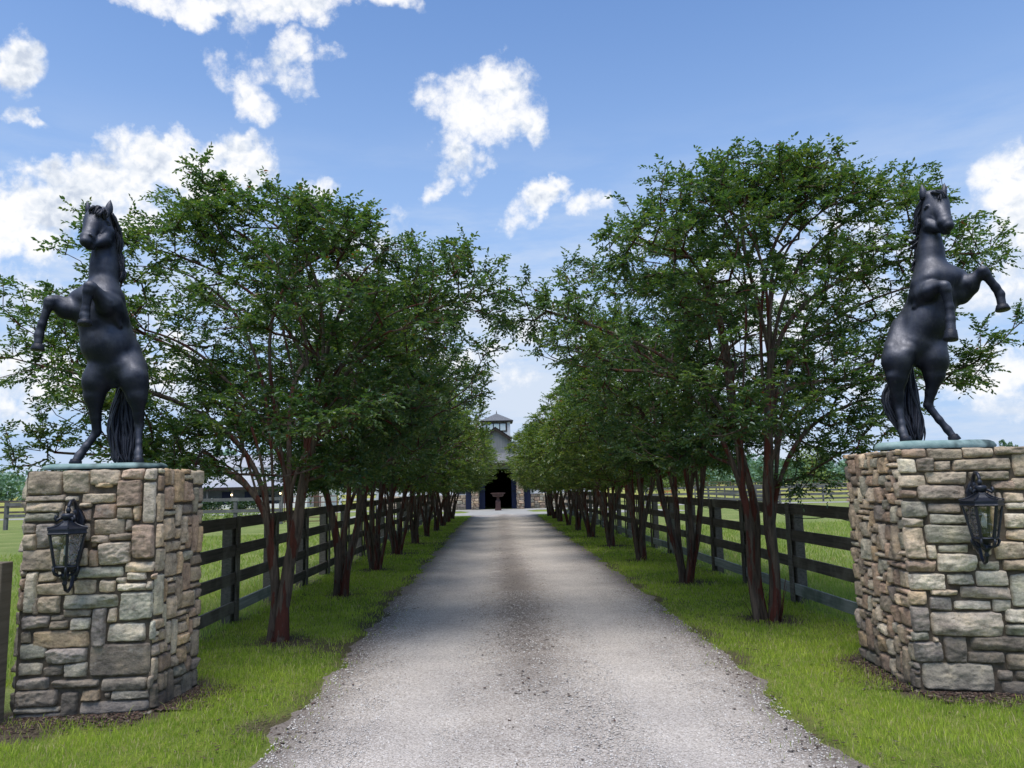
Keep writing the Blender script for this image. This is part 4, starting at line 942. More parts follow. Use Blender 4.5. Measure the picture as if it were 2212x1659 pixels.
# ------------------------------------------------------------------ board fences
def board_fence(x0, y0, x1, y1, posts, inner, seed, label, group, pale_bottom, H=1.36):
    """posts = list of y; boards run on the drive side of the posts; inner = +1 when the drive lies toward +x"""
    rnd = random.Random(seed); root = empty('board_fence', (x0,y0,0), label, 'fence', group)
    xa = lambda y: x0+(x1-x0)*(y-y0)/(y1-y0)
    for i, y in enumerate(posts):
        x = xa(y); px = x - inner*.085; m = MB(); wz = rnd.uniform(-.02,.02)
        m.box(px-.065, px+.065, y-.10, y+.10, -.1, H-.10+wz); m.build('post', M['fence_post'], root, bevel=.006)
        m = MB(); bx = x+inner*.030; m.box(bx-.012, bx+.012, y-.062, y+.062, .02, H+.005+rnd.uniform(-.01,.01)); m.build('batten', M['fence_post'] if rnd.random() < .5 else M['fence_dark'], root, bevel=.003)
    ends = [y0]+list(posts)+[y1] if posts[-1] < y1-.5 else [y0]+list(posts)
    for i in range(len(ends)-1):
        a, b = ends[i], ends[i+1]
        for k, zc in enumerate((H-.075, H-.43, H-.79, H-1.16)):
            m = MB(); s0, s1 = rnd.uniform(-.008,.008), rnd.uniform(-.008,.008); g = .004
            m.beam((xa(a),a+g,zc+s0), (xa(b),b-g,zc+s1), .034, .148)
            mat = M['fence_pale'] if (k == 3 and rnd.random() < pale_bottom) else M['fence_dark']
            m.build('board', mat, root, bevel=.003)
    return root
board_fence(-3.50,7.2,-3.42,44.5, [10.45,12.25,14.15,15.95,18.0,20.0,21.9,23.8,25.7,27.6,29.5,31.4,33.3,35.2,37.1,39.0,40.9,42.8], 1, 1,
            'dark four board fence behind the left row of trees', 'board fences lining the drive', .25)
board_fence(4.10,7.3,3.82,45.0, [10.86,12.92,14.72,16.6,18.45,20.35,22.3,24.28,26.2,28.1,30.0,31.9,33.8,35.7,37.6,39.5,41.4,43.3], -1, 2,
            'dark four board fence with a pale bottom board behind the right row of trees', 'board fences lining the drive', 1.0)
m = MB(); pts = []
for i in range(29):
    q = i/28; y = 7.4+q*8.6; s = (q*4)%1; pts.append((4.17-.005*y, y, 1.24-.07*4*s*(1-s)))
m.tube(pts, .006, 5); o = m.build('wire', M['black_metal'], None); tag(o, 'thin black wire sagging under the top board of the right fence', 'wire')
# wooden post with rails, hard against the left pillar's front corner
r = empty('rail_fence', (-3.93,6.12,0), 'brown wooden gate post with dark rails at the left edge, touching the left pillar', 'fence')
m = MB(); q = G(-6,1556); q2 = G(22,1556); m.box(q[0]-.06, q2[0], 6.02, 6.16, -.05, 1.20); m.build('post', M['wood_brown'], r, bevel=.008)
for z in (1.10,.78,.46,.16):
    m = MB(); m.beam((-6.5,6.10,z),(q[0]-.062,6.12,z), .036,.14); m.build('rail', M['fence_dark'], r, bevel=.004)

# ------------------------------------------------------------------ crape myrtle trees
def make_tree(seed, H, Rm, zlow, stems, ntips, leaf, shape, leafy=1.0, bias=(0,0), extras=(), ymin=-9, spec=None, low=.42, gapt=.03):
    rs = np.random.RandomState(seed); rnd = random.Random(seed)
    nodes = []; par = []; kind = []
    def add(p, pr, kd): nodes.append(np.array(p, float)); par.append(pr); kind.append(kd); return len(nodes)-1
    stem_tops = []
    for i in range(len(spec) if spec else stems):
        a = 2*PI*i/stems + rs.uniform(-.35,.35); lean = rs.uniform(.06,.20); r0 = rs.uniform(.04,.09)
        p = np.array([r0*math.cos(a), r0*math.sin(a), -.05]); 
        if spec: p = np.array([spec[i][0], spec[i][1], -.05]); a = math.atan2(spec[i][3], spec[i][2]); lean = math.hypot(spec[i][2], spec[i][3])
        prv = add(p, -1, i); L = rs.uniform(1.9,2.6)*H/6; n = int(L/.14); dirv = np.array([lean*math.cos(a)*.5, lean*math.sin(a)*.5, 1.0]); wob = rs.uniform(0,6,2)
        for k in range(n):
            t = k/n; d = dirv + np.array([math.cos(a),math.sin(a),0])*lean*1.4*t + .10*np.array([math.sin(wob[0]+k*.5), math.cos(wob[1]+k*.43), 0])
            d /= np.linalg.norm(d); p = p + d*.14; prv = add(p, prv, i)
        stem_tops.append(prv)
    # crown attractors
    T = []; zc = zlow + (H-zlow)*shape
    while len(T) < ntips:
        z = rs.uniform(zlow, H); 
        R = Rm*math.sqrt(max(0,1-((z-zc)/(H-zc))**2)) if z > zc else Rm*(low+(1-low)*((z-zlow)/(zc-zlow))**.85)
        a = rs.uniform(0,2*PI); R *= 1+.22*mnoise.noise(Vector((math.cos(a)*1.3+seed, math.sin(a)*1.3, z*.9)))*1.6
        r = R*rs.uniform(.12,1)**.55; x, y = r*math.cos(a)+bias[0]*(z-zlow)/(H-zlow), r*math.sin(a)+bias[1]*(z-zlow)/(H-zlow)
        if y < ymin: continue
        if mnoise.fractal(Vector((x*.95+seed*3, y*.95, z*2.1)), 1, 2, 2) < gapt: continue
        T.append((x,y,z))
    for (ex,ey,ez,en,er) in extras:
        for _ in range(en): g = np.clip(rs.normal(size=3), -1.1, 1.1); T.append((ex+g[0]*er, ey+g[1]*er, ez+g[2]*er*.7))
    # main limbs: smooth arcs from the stem tops to the crown shell
    limb_t = []
    for i, st in enumerate(stem_tops):
        p = nodes[st]; a0 = math.atan2(p[1], p[0])
        for q in range(rs.randint(3,5)):
            a = a0 + rs.uniform(-.9,.9); z = zlow + (H-zlow)*rs.uniform(.22,.93)
            R = (Rm*math.sqrt(max(0,1-((z-zc)/(H-zc))**2)) if z > zc else Rm*.85)*rs.uniform(.55,.85)
            limb_t.append((st, np.array([R*math.cos(a)+bias[0]*.5, max(R*math.sin(a), ymin*.8), z])))
    for (ex,ey,ez,en,er) in extras:
        e = np.array([ex,ey,ez]); limb_t.append((min(stem_tops, key=lambda q: np.linalg.norm(nodes[q]-e)), e))
    for (st, t) in limb_t:
        back = rs.randint(0,6); j = st
        for _ in range(back): j = par[j]
        s = nodes[j].copy(); pd = s-nodes[par[j]]; pd /= np.linalg.norm(pd); L = np.linalg.norm(t-s); out = np.array([t[0]-s[0],t[1]-s[1],0]); out /= (np.linalg.norm(out)+1e-9)
        c1 = s + pd*L*.42 + rs.normal(size=3)*.04*L; c2 = t - (out*.42+np.array([0,0,.10]))*L + rs.normal(size=3)*.05*L; prv = j; n = max(2,int(L/.13))
        for k in range(1,n+1):
            q = k/n; p = (1-q)**3*s+3*(1-q)**2*q*c1+3*(1-q)*q*q*c2+q**3*t; prv = add(p, prv, 0)
    T = np.array(T); N = np.array(nodes)
    near_d = np.array([np.min(np.linalg.norm(N-t, axis=1)) for t in T]); order = np.argsort(near_d)
    cap = len(N)+len(T)*14; buf = np.zeros((cap,3)); buf[:len(N)] = N; cnt = len(N)
    kd = list(kind); tips = []
    for ti in order:
        t = T[ti]; dv = t - buf[:cnt]; dist = np.linalg.norm(dv, axis=1)
        hor = np.hypot(buf[:cnt,0],buf[:cnt,1]); cost = dist + 1.0*np.maximum(0, buf[:cnt,2]-t[2]+.10) + .5*np.maximum(0, hor-np.hypot(t[0],t[1])) + 6*(buf[:cnt,2] < 1.25*H/6)
        j = int(np.argmin(cost)); s = buf[j].copy(); L = dist[j]; n = max(1,int(L/.13))
        pd = (s-buf[par[j]]) if par[j] >= 0 else np.array([0,0,1.]); pd = pd/(np.linalg.norm(pd)+1e-9); dr = (t-s)/(L+1e-9)
        c1 = s + (pd*.45+dr*.55)*L*.35; c2 = t - (dr*.25+np.array([0,0,.10]))*L + rs.normal(size=3)*.05*L; prv = j
        for k in range(1,n+1):
            q = k/n; p = (1-q)**3*s+3*(1-q)**2*q*c1+3*(1-q)*q*q*c2+q**3*t
            if cnt >= cap: break
            buf[cnt] = p; par.append(prv); kd.append(kd[j] if j < len(kd) else 0); prv = cnt; cnt += 1
        tips.append(prv)
    N = buf[:cnt]; par_ = np.array(par[:cnt]); w = np.zeros(cnt)
    for t in tips: w[t] += 1
    for i in range(cnt-1,-1,-1):
        if par_[i] >= 0 and par_[i] < i: w[par_[i]] += w[i]
    rad_ = .0022 + .0027*np.maximum(w,.3)**.50*(H/6)*(1500/max(ntips,300))**.5
    for i in range(cnt):
        if N[i,2] < .35: rad_[i] *= 1.25-(N[i,2]+.05)*.6
    # wood: follow the heaviest child to make chains
    ch = [[] for _ in range(cnt)]
    for i in range(cnt):
        if par_[i] >= 0: ch[par_[i]].append(i)
    starts = [(i,-1) for i in range(cnt) if par_[i] < 0]; mb = MB()
    while starts:
        s, pr = starts.pop(); chain = ([pr] if pr >= 0 else []) + [s]; cur = s
        while ch[cur]:
            c = max(ch[cur], key=lambda q: w[q])
            for o in ch[cur]:
                if o != c: starts.append((o,cur))
            chain.append(c); cur = c
        R_ = [rad_[i] for i in chain]
        if pr >= 0: R_[0] = min(R_[0], R_[1]*1.3)
        r0 = R_[0]; ns = 12 if r0 > .03 else (7 if r0 > .012 else 4)
        if r0 <= .012 and len(chain) > 3: idx = list(range(0,len(chain)-1,2))+[len(chain)-1]; chain = [chain[i] for i in idx]; R_ = [R_[i] for i in idx]
        b0 = len(mb.v); mb.tube([N[i] for i in chain], R_, ns, caps=False)
        if ns == 12:                                   # fluted, lumpy trunks
            for vi in range(b0, len(mb.v)):
                k = (vi-b0)%12; ri = (vi-b0)//12; c = N[chain[ri]]; v = np.array(mb.v[vi]); f = 1+.16*math.sin(k*2*PI/12*3+ri*.08+s)+.16*mnoise.noise(Vector((k*.8,ri*.35,s*.1)))
                mb.v[vi] = tuple(c+(v-c)*f)
    # leaves
    LV = []; ls = leaf
    for t in tips:
        p = N[t]; q = par_[t]; q2 = par_[q] if par_[q] >= 0 else q; d0 = p-N[q2]; d0 = d0/(np.linalg.norm(d0)+1e-9)
        nsp = rs.randint(4,7)
        for sidx in range(nsp):
            d = d0 + rs.normal(size=3)*np.array([.75,.75,.40]); d /= np.linalg.norm(d); L = rs.uniform(.12,.28)*leafy; k = int(L/(ls*.42))+2
            side = np.cross(d, [0,0,1]); side /= (np.linalg.norm(side)+1e-9); st = N[q]*(.5*(sidx % 2)) + p*(1-.5*(sidx % 2))
            for i in range(k):
                f = i/k; c = st + d*L*f - np.array([0,0,.06*f*f]); sg = 1 if i % 2 else -1
                ld = d*.55 + side*sg*.75 + np.array([0,0,rs.uniform(-.55,.25)]) + rs.normal(size=3)*.22
                if i == k-1: ld = d
                LV.append((*c, *ld))
    LV = np.array(LV); n = len(LV); C = LV[:,:3]; D = LV[:,3:]; D /= np.linalg.norm(D,axis=1)[:,None]
    up = np.array([0,0,1.0]) + rs.normal(size=(n,3))*.45; S = np.cross(D, up); S /= (np.linalg.norm(S,axis=1)[:,None]+1e-9); Nn = np.cross(S, D)
    l = (ls*rs.uniform(.65,1.2,n))[:,None]; wv = l*.27; fold = Nn*wv*.35
    pts = [C, C+D*l*.28-S*wv*.85+fold, C+D*l*.66-S*wv*.8+fold, C+D*l-Nn*l*.12, C+D*l*.66+S*wv*.8+fold, C+D*l*.28+S*wv*.85+fold]
    V = np.stack(pts,1).reshape(-1,3); b = np.arange(n)[:,None]*6; F = np.concatenate([b+np.array([0,1,2,3]), b+np.array([3,4,5,0])],0)
    wood = mb; 
    return wood, V, F
def tree_obj(gen, loc, label, group, rot=0, lmat='leaf', sc=1):
    wood, V, F = gen
    root = empty('crape_myrtle', (loc[0],loc[1],0), label, 'tree', group)
    o = MB(); o.v = [(a+loc[0],b+loc[1],c) for a,b,c in wood.v]; o.f = wood.f; t = o.build('trunk', M['bark'], root, smooth=True)
    c = np_mesh('crown', V, F, M[lmat], root)
    root.rotation_euler.z = rot; root.scale = (sc,sc,sc); return root
ORD = ['nearest','second','third','fourth','fifth','sixth','seventh','eighth','ninth','farthest']
GL, GR = 'crape myrtles along the left side of the drive', 'crape myrtles along the right side of the drive'
def build_trees():
    protos = {}
    L0 = tree_obj(make_tree(21, 5.05, 2.95, 1.85, 4, 1650, .056, .46, ymin=-1.75, spec=[(-.06,0,-.03,.02),(.02,.06,.04,.05),(.08,-.03,.115,-.02)], gapt=.02, extras=[(-3.0,.1,2.25,22,.28),(-2.7,.0,3.9,26,.3),(2.3,-.2,4.0,26,.3),(-.95,-.1,5.45,18,.26),(-.75,0,5.15,20,.3),(-1.3,0,5.1,16,.3),(-1.9,-.1,4.7,20,.32),(.7,.1,4.95,18,.3),(-3.1,-.1,3.3,22,.3),(-2.6,.2,2.55,14,.3)]), TL[0], 'nearest crape myrtle of the left row, two thick red brown trunks forking low', GL)
    R0 = tree_obj(make_tree(35, 5.55, 3.05, 1.95, 5, 1800, .056, .46, ymin=-1.85, spec=[(-.10,0,-.075,.02),(-.01,.08,-.03,.07),(.09,-.02,.0,-.03),(.13,.05,.07,.05)], gapt=.02, bias=(.25,0), extras=[(2.9,-.1,4.6,26,.32),(1.7,0,5.5,24,.32),(2.5,0,5.5,18,.3),(.6,0,5.75,18,.3),(-.8,0,5.5,18,.3),(-2.9,0,4.0,26,.3),(.55,-.3,1.75,16,.22),(2.6,-.2,3.0,20,.2)]), TR[0], 'nearest crape myrtle of the right row, with leafy shoots low on its mottled trunks', GR)
    L1 = tree_obj(make_tree(52, 5.15, 2.5, 1.75, 4, 1150, .060, .42, spec=[(-.06,0,-.10,0),(.03,.07,.02,.08),(.07,-.02,.14,-.03)]), TL[1], 'second crape myrtle of the left row, with a sawn stub on its trunk', GL)
    R1 = tree_obj(make_tree(64, 5.3, 2.5, 1.95, 5, 1150, .060, .42, spec=[(-.07,0,-.17,0),(-.02,.05,-.05,.06),(.03,-.05,.04,-.04),(.07,.0,.15,.02)]), TR[1], 'second crape myrtle of the right row, its slim trunks fanning out from one base', GR)
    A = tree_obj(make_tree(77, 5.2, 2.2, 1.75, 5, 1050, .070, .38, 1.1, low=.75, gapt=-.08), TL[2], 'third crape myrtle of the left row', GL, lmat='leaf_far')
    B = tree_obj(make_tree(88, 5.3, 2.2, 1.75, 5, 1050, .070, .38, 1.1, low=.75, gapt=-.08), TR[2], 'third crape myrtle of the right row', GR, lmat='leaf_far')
    rnd = random.Random(2)
    for row, G_, side in ((TL,GL,'left'),(TR,GR,'right')):
        for i in range(3, len(row)):
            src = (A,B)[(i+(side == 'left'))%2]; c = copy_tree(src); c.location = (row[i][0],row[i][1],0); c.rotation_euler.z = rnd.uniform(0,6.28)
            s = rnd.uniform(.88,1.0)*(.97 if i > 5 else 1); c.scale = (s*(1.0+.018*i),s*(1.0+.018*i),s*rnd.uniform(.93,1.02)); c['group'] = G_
            c['label'] = ('%s crape myrtle of the %s row, at the barn end' % (ORD[i], side)) if i == len(row)-1 else '%s crape myrtle of the %s row, counted from the pillar' % (ORD[i], side)
build_trees()
# sawn stub and root suckers at the second left and first right tree are small things of the trunks: short shoots
m = MB(); rnd = random.Random(4)
r0 = [o for o in bpy.data.objects if o.get('label','').startswith('nearest crape myrtle of the right')][0]
for i in range(14):
    a = rnd.uniform(0,6.28); x, y = TR[0][0]+.16*math.cos(a), TR[0][1]+.16*math.sin(a); h = rnd.uniform(.2,.6)
    m.tube([(x,y,0),(x+.04*math.cos(a),y+.04*math.sin(a),h*.5),(x+rnd.uniform(-.02,.12)*math.cos(a),y+.08*math.sin(a),h)], [.006,.005,.002], 5)
m.build('sucker_shoots', M['bark'], r0, smooth=True)

# ------------------------------------------------------------------ barn
ZB = lambda x, y: ((1300+x*.2291)*.7373, (1180+y*.2291)*.7373)
def build_barn():
    Y = 56.8
    def X(x): return float(P(*ZB(x,1345),Y)[0])
    def Zz(y, x=690): return float(P(*ZB(x,y),Y)[2])
    root = empty('barn', (0,Y,0), 'white barn with navy doors and a cupola at the far end of the drive', 'barn')
    ox0, ox1 = X(530), X(872); top = Zz(830); D = 9
    xl, xr = -8.6, X(1310)+4.2; wz = 3.05
    # walls of the wings, in panels around the portal
    def part(name, mat, fn, parent=root, bevel=0):
        m = MB(); fn(m); return m.build(name, M[mat], parent, bevel=bevel)
    part('wall', 'white_wall', lambda m: (m.box(xl, X(285), Y, Y+.2, 1.05, wz), m.box(xl,xl+.2,Y+.2,Y+D,0,wz)))
    part('wall', 'white_wall', lambda m: (m.box(X(1115), xr, Y, Y+.2, 1.05, wz), m.box(xr-.2,xr,Y+.2,Y+D,0,wz)))
    for (a, b, s) in ((xl, X(285), 1),(X(1115), xr, 2)):
        mb = MB(); face_stones(mb, (a,Y-.03), (b,Y-.03), 1.08, [], .13, random.Random(s), minw=2, maxw=5, minh=1, maxh=2, z0=0); mb.build('stone_base', M['stone'], root, smooth=True)
        part('stone_backing', 'mortar', lambda m: m.box(a, b, Y-.04, Y+.19, 0, 1.05))
    for (a, b) in ((X(285),X(372)),(X(448),X(530)),(X(872),X(942)),(X(1018),X(1115))):
        d = part('door', 'navy', lambda m: m.box(a+.003, b-.003, Y-.06, Y+.05, .02, 2.7))
        m = MB(); n = 5
        for k in range(1,n): x = a+(b-a)*k/n; m.box(x-.008,x+.008,Y-.068,Y-.0602,.1,2.62)
        m.box(a+.01,b-.01,Y-.075,Y-.0685,1.2,1.32); m.build('door_battens', M['navy_dark'], d)
    for (a, b, s) in ((X(370),X(450),3),(X(940),X(1020),4)):
        mb = MB(); cs = [(a,Y-1.0),(b,Y-1.0),(b,Y-.55),(a,Y-.55)]
        for i in range(4): face_stones(mb, cs[i], cs[(i+1)%4], 2.9, [], .09, random.Random(s+i), minw=1, maxw=3, minh=1, maxh=2, z0=0, warm=.3)
        mb.build('stone_column', M['stone'], root, smooth=True)
        part('column_core', 'mortar', lambda m: m.box(a+.005,b-.005,Y-.995,Y-.555,0,2.88))
    # dark aisle behind the opening
    part('aisle', 'dark_inside', lambda m: (m.box(ox0-.5,ox0-.3,Y+.06,Y+D,0,top), m.box(ox1+.3,ox1+.5,Y+.06,Y+D,0,top), m.box(ox0-.3,ox1+.3,Y+D-.2,Y+D,0,top), m.box(ox0-.5,ox1+.5,Y+.06,Y+D,top,top+.1)))
    part('porch_wall', 'shade_wall', lambda m: m.box(X(285),X(1115),Y-1.05,Y-.85,2.9,3.5))
    # porch gable: soft white face, dark barge boards
    ax, az = X(678), Zz(352); ex0, ez = X(515), Zz(455); ex1 = X(840)
    part('gable_wall', 'shade_wall', lambda m: m.prism([(ex0,3.5),(ex1,3.5),(ex1,ez),(ax,az),(ex0,ez)], Y-.9, Y-.7))
    for s, ex in ((-1,ex0),(1,ex1)):
        part('barge_board', 'trim', lambda m: m.prism([(ax,az+.16),(ax,az-.06),(ex+s*.25,ez-.28),(ex+s*.25,ez-.06)] if s > 0 else [(ax,az-.06),(ax,az+.16),(ex-.25,ez-.06),(ex-.25,ez-.28)], Y-1.15, Y-.905))
        part('gable_roof', 'roof_dark', lambda m: m.add([(ax,Y-1.2,az+.18),(ex+s*.3,Y-1.2,ez-.06),(ex+s*.3,Y+5,ez-.06),(ax,Y+5,az+.18)],[(0,1,2,3) if s < 0 else (3,2,1,0)]))
    # main roof slopes over the wings
    part('roof', 'roof_dark', lambda m: (m.add([(xl-.4,Y-.5,wz-.1),(xr+.4,Y-.5,wz-.1),(xr+.4,Y+D/2,wz+2.1),(xl-.4,Y+D/2,wz+2.1),(xl-.4,Y+D+.5,wz-.1),(xr+.4,Y+D+.5,wz-.1)],[(0,1,2,3),(3,2,5,4)]), ))
    part('porch_roof', 'roof_dark', lambda m: m.add([(X(300),Y-1.6,3.30),(X(1090),Y-1.6,3.30),(X(1050),Y-.92,Zz(690)+.25),(X(340),Y-.92,Zz(690)+.25)],[(0,1,2,3)]))
    # lean fascia under porch roof
    part('fascia', 'trim', lambda m: m.box(X(300),X(1090),Y-1.62,Y-1.56,3.16,3.29))
    # cupola
    cy = Y+3; X = lambda x: float(P(*ZB(x,300),cy)[0]); Zz = lambda y, x=690: float(P(*ZB(x,y),cy)[2])
    cx0, cx1 = X(505), X(850); zb, zt = Zz(420)-.6, Zz(238)
    cup = part('cupola', 'white_soft', lambda m: m.box(cx0,cx1,cy,cy+2,zb,zt))
    wf = part('window', 'trim', lambda m: m.box(X(545),X(810),cy-.05,cy-.003,Zz(370),Zz(252)), cup)
    for k in range(3):
        a = X(560+k*81); b = X(560+k*81+68); part('pane', 'window_sky', lambda m: m.box(a,b,cy-.06,cy-.0505,Zz(355),Zz(270)), wf)
    part('cupola_roof', 'roof_dark', lambda m: m.add([(cx0-.25,cy-.25,zt+.05),(cx1+.25,cy-.25,zt+.05),(cx1+.25,cy+2.25,zt+.05),(cx0-.25,cy+2.25,zt+.05),((cx0+cx1)/2,cy+1,zt+.72)],[(0,1,4),(1,2,4),(2,3,4),(3,0,4),(3,2,1,0)]), cup)
    part('cupola_fascia', 'trim', lambda m: m.box(cx0-.2,cx1+.2,cy-.2,cy+2.2,zt-.05,zt+.045), cup)
    part('finial', 'trim', lambda m: m.lathe([(.02,zt+.6),(.04,zt+.76),(.02,zt+.85),(.01,zt+.95)],8,((cx0+cx1)/2,cy+1)), cup)
    X = lambda x: float(P(*ZB(x,1345),Y)[0])
    for (a, b) in ((X(150),X(285)),(X(1120),X(1160)),(X(1230),X(1300))):
        w = part('window', 'navy_dark', lambda m: m.box(a+.05,b-.05,Y-.05,Y-.003,1.15,2.5)); part('pane', 'window_glass', lambda m: m.box(a+.12,b-.12,Y-.06,Y-.0505,1.25,2.4), w)
    # planter urn on its pedestal in front
    px = float(P(*ZB(697,1385),53.4)[0]); Yp = 53.4; s = .0059
    u = empty('pedestal_urn', (px,Yp,0), 'dark red brown urn on a pedestal before the barn entrance', 'urn')
    m = MB(); m.box(px-.22,px+.22,Yp-.22,Yp+.22,0,.14); m.box(px-.18,px+.18,Yp-.18,Yp+.18,.1401,.22); m.lathe([(.235,.2202),(.24,.62),(.20,.70),(.13,.76),(.12,.90),(.17,.93)],4,(px,Yp),rot=PI/4); m.build('pedestal', M['urn'], u, bevel=.01)
    m = MB(); m.lathe([(.12,.931),(.30,.945),(.37,.98),(.39,1.08),(.40,1.12),(.50,1.145),(.51,1.20),(.44,1.205),(.36,1.12)],24,(px,Yp)); m.build('bowl', M['urn'], u, smooth=False)
build_barn()

# ------------------------------------------------------------------ house beyond the left paddock
ZH = lambda x, y: ((560+x*.1989)*.7373, (1330+y*.1989)*.7373)
def build_house():
    Y = 76.
    X = lambda x: float(P(*ZH(x,780),Y)[0]); Zz = lambda y, x=900: max(0, float(P(*ZH(x,y),Y)[2]))
    root = empty('house', (-22,Y,0), 'long white house with a grey metal porch roof beyond the left paddock', 'house')
    def part(name, mat, fn, parent=root):
        m = MB(); fn(m); return m.build(name, M[mat], parent)
    xl = X(-1400); xg = X(1520); xr = X(1715)
    ze = Zz(490, 600); zr = Zz(375, 600); zu = Zz(180, 550)
    part('wall', 'grey_wall', lambda m: m.box(xl, xg, Y+2.2, Y+2.4, 0, ze))
    part('clerestory', 'white_wall', lambda m: m.box(xl+2, X(1080), Y+4.0, Y+8, zr-.1, zu))
    part('porch_roof', 'roof_metal', lambda m: (m.add([(xl-.3,Y-.2,ze),(xg+.1,Y-.2,ze),(xg+.1,Y+4.2,zr),(xl-.3,Y+4.2,zr)],[(0,1,2,3)]), m.add([(xl-.3,Y-.2,ze-.02),(xg+.1,Y-.2,ze-.02),(xg+.1,Y+4.2,zr-.02),(xl-.3,Y+4.2,zr-.02)],[(3,2,1,0)])))
    part('porch_beam', 'trim', lambda m: m.box(xl-.3,xg,Y-.2,Y-.02,ze-.28,ze-.03))
    part('porch_floor', 'white_wall', lambda m: m.box(xl,xg,Y-.1,Y+2.2,0,Zz(742)))
    part('end_wall', 'white_wall', lambda m: m.prism([(xg,0),(xr,0),(xr,Zz(440)),(xg,Zz(412))], Y-.3, Y+6))
    part('roof', 'roof_metal', lambda m: m.add([(xl+1.5,Y+3.8,zu),(X(1100),Y+3.8,zu),(X(1000),Y+6,zu+1.3),(xl+1.5,Y+6,zu+1.3),(xl+1.5,Y+8.2,zu),(X(1100),Y+8.2,zu)],[(0,1,2,3),(3,2,5,4)]))
    part('side_wing', 'white_wall', lambda m: m.box(xr,X(1890),Y+2,Y+8,0,Zz(470)))
    part('stone_column', 'mortar', lambda m: m.box(X(1770),X(1840),Y+.9,Y+1.3,0,Zz(470)))
    w = part('window', 'white_wall', lambda m: m.box(X(1728),X(1766),Y+1.85,Y+1.99,Zz(690),Zz(480))); part('pane','navy_dark', lambda m: m.box(X(1738),X(1757),Y+1.80,Y+1.849,Zz(660),Zz(500)), w)
    for (a, b) in ((100,130),(335,465),(680,805),(1340,1430),(-250,-130),(-600,-480),(-950,-830)):
        part('door', 'navy', lambda m: m.box(X(a),X(b),Y+2.1,Y+2.19,Zz(742),ze-.45))
    for a in (380, 680): 
        w = part('window', 'trim', lambda m: m.box(X(a),X(a+85),Y+3.9,Y+3.99,Zz(330,550),Zz(250,550))); part('pane','window_glass', lambda m: m.box(X(a)+.1,X(a+85)-.1,Y+3.86,Y+3.899,Zz(330,550)+.1,Zz(250,550)-.1), w)
    for a in (598, 966, 1340, 230, -150, -500):
        p_ = part('porch_post', 'wood_brown' if a == 1340 else 'rail_grey', lambda m: m.box(X(a)-.09,X(a)+.09,Y-.02+.03,Y+.16,Zz(742),ze-.285))
    for a, b in ((597,603),(957,594),(1315,581)):
        m = MB(); c = (X(a), Y-.1); z = float(P(*ZH(a,b),Y)[2]); r = .09
        m.lathe([(r*math.sin(PI*i/6)+.001, z-r*math.cos(PI*i/6)) for i in range(7)],8,c); m.build('porch_light', M['lit_lamp'], root)
    for a in (860,1000,930): part('porch_chair', 'navy_dark', lambda m: (m.box(X(a),X(a)+.6,Y+1.2,Y+1.7,Zz(742),Zz(742)+.4), m.box(X(a),X(a)+.6,Y+1.701,Y+1.8,Zz(742),Zz(742)+.85)))
build_house()

# ------------------------------------------------------------------ foliage masses, hedges, far trees
def leaf_cloud(name, mat, blobs, n, size, seed, parent=None):
    rs_ = np.random.RandomState(seed); VV = []; tot = sum(b[3]*b[5] for b in blobs)
    for (x,y,z,rx,ry,rz) in blobs:
        k = int(n*rx*rz/tot)+8; u = rs_.normal(size=(k,3)); u /= np.linalg.norm(u,axis=1)[:,None]; r = rs_.uniform(.45,1.08,k)**.6
        c = np.array([x,y,z])+u*r[:,None]*np.array([rx,ry,rz])
        a = rs_.normal(size=(k,3)); a /= np.linalg.norm(a,axis=1)[:,None]; b = np.cross(a, rs_.normal(size=(k,3))); b /= np.linalg.norm(b,axis=1)[:,None]; s = (size*rs_.uniform(.6,1.4,k))[:,None]
        VV.append(np.stack([c-a*s, c+b*s*.5, c+a*s, c-b*s*.5],1))
    V = np.concatenate(VV); V[:,:,2] = np.maximum(V[:,:,2], .02); m = len(V)
    return np_mesh(name, V.reshape(-1,3), np.arange(m*4).reshape(m,4), mat, parent, origin=(list(parent.location) if parent else None))
def far_tree(kind, px, py, Y, h, w, mat, seed, label, cat='tree', group=None, trunk=.25):
    x = float(P(px,py,Y)[0]); rnd = random.Random(seed)
    root = empty(kind, (x,Y,0), label, cat, group); root.location = (x,Y,0)
    m = MB(); m.tube([(x,Y,0),(x+.02*h,Y,h*.5),(x,Y,h*.9)], [h*.022,h*.016,h*.006], 7); m.build('trunk', M['bark'], root, smooth=True)
    bl = [];
    for i in range(11):
        q = rnd.random(); z = h*(trunk+(1-trunk)*q); ww = w*(1-abs(q-.4)*1.1)*rnd.uniform(.35,.75); bl.append((x+rnd.uniform(-1,1)*w*.35,Y+rnd.uniform(-1,1)*w*.3,z,ww*.6,ww*.6,h*rnd.uniform(.08,.15)))
    bpy.context.view_layer.update()
    leaf_cloud('crown', M[mat], bl, 2600, h*.022, seed, root); return root
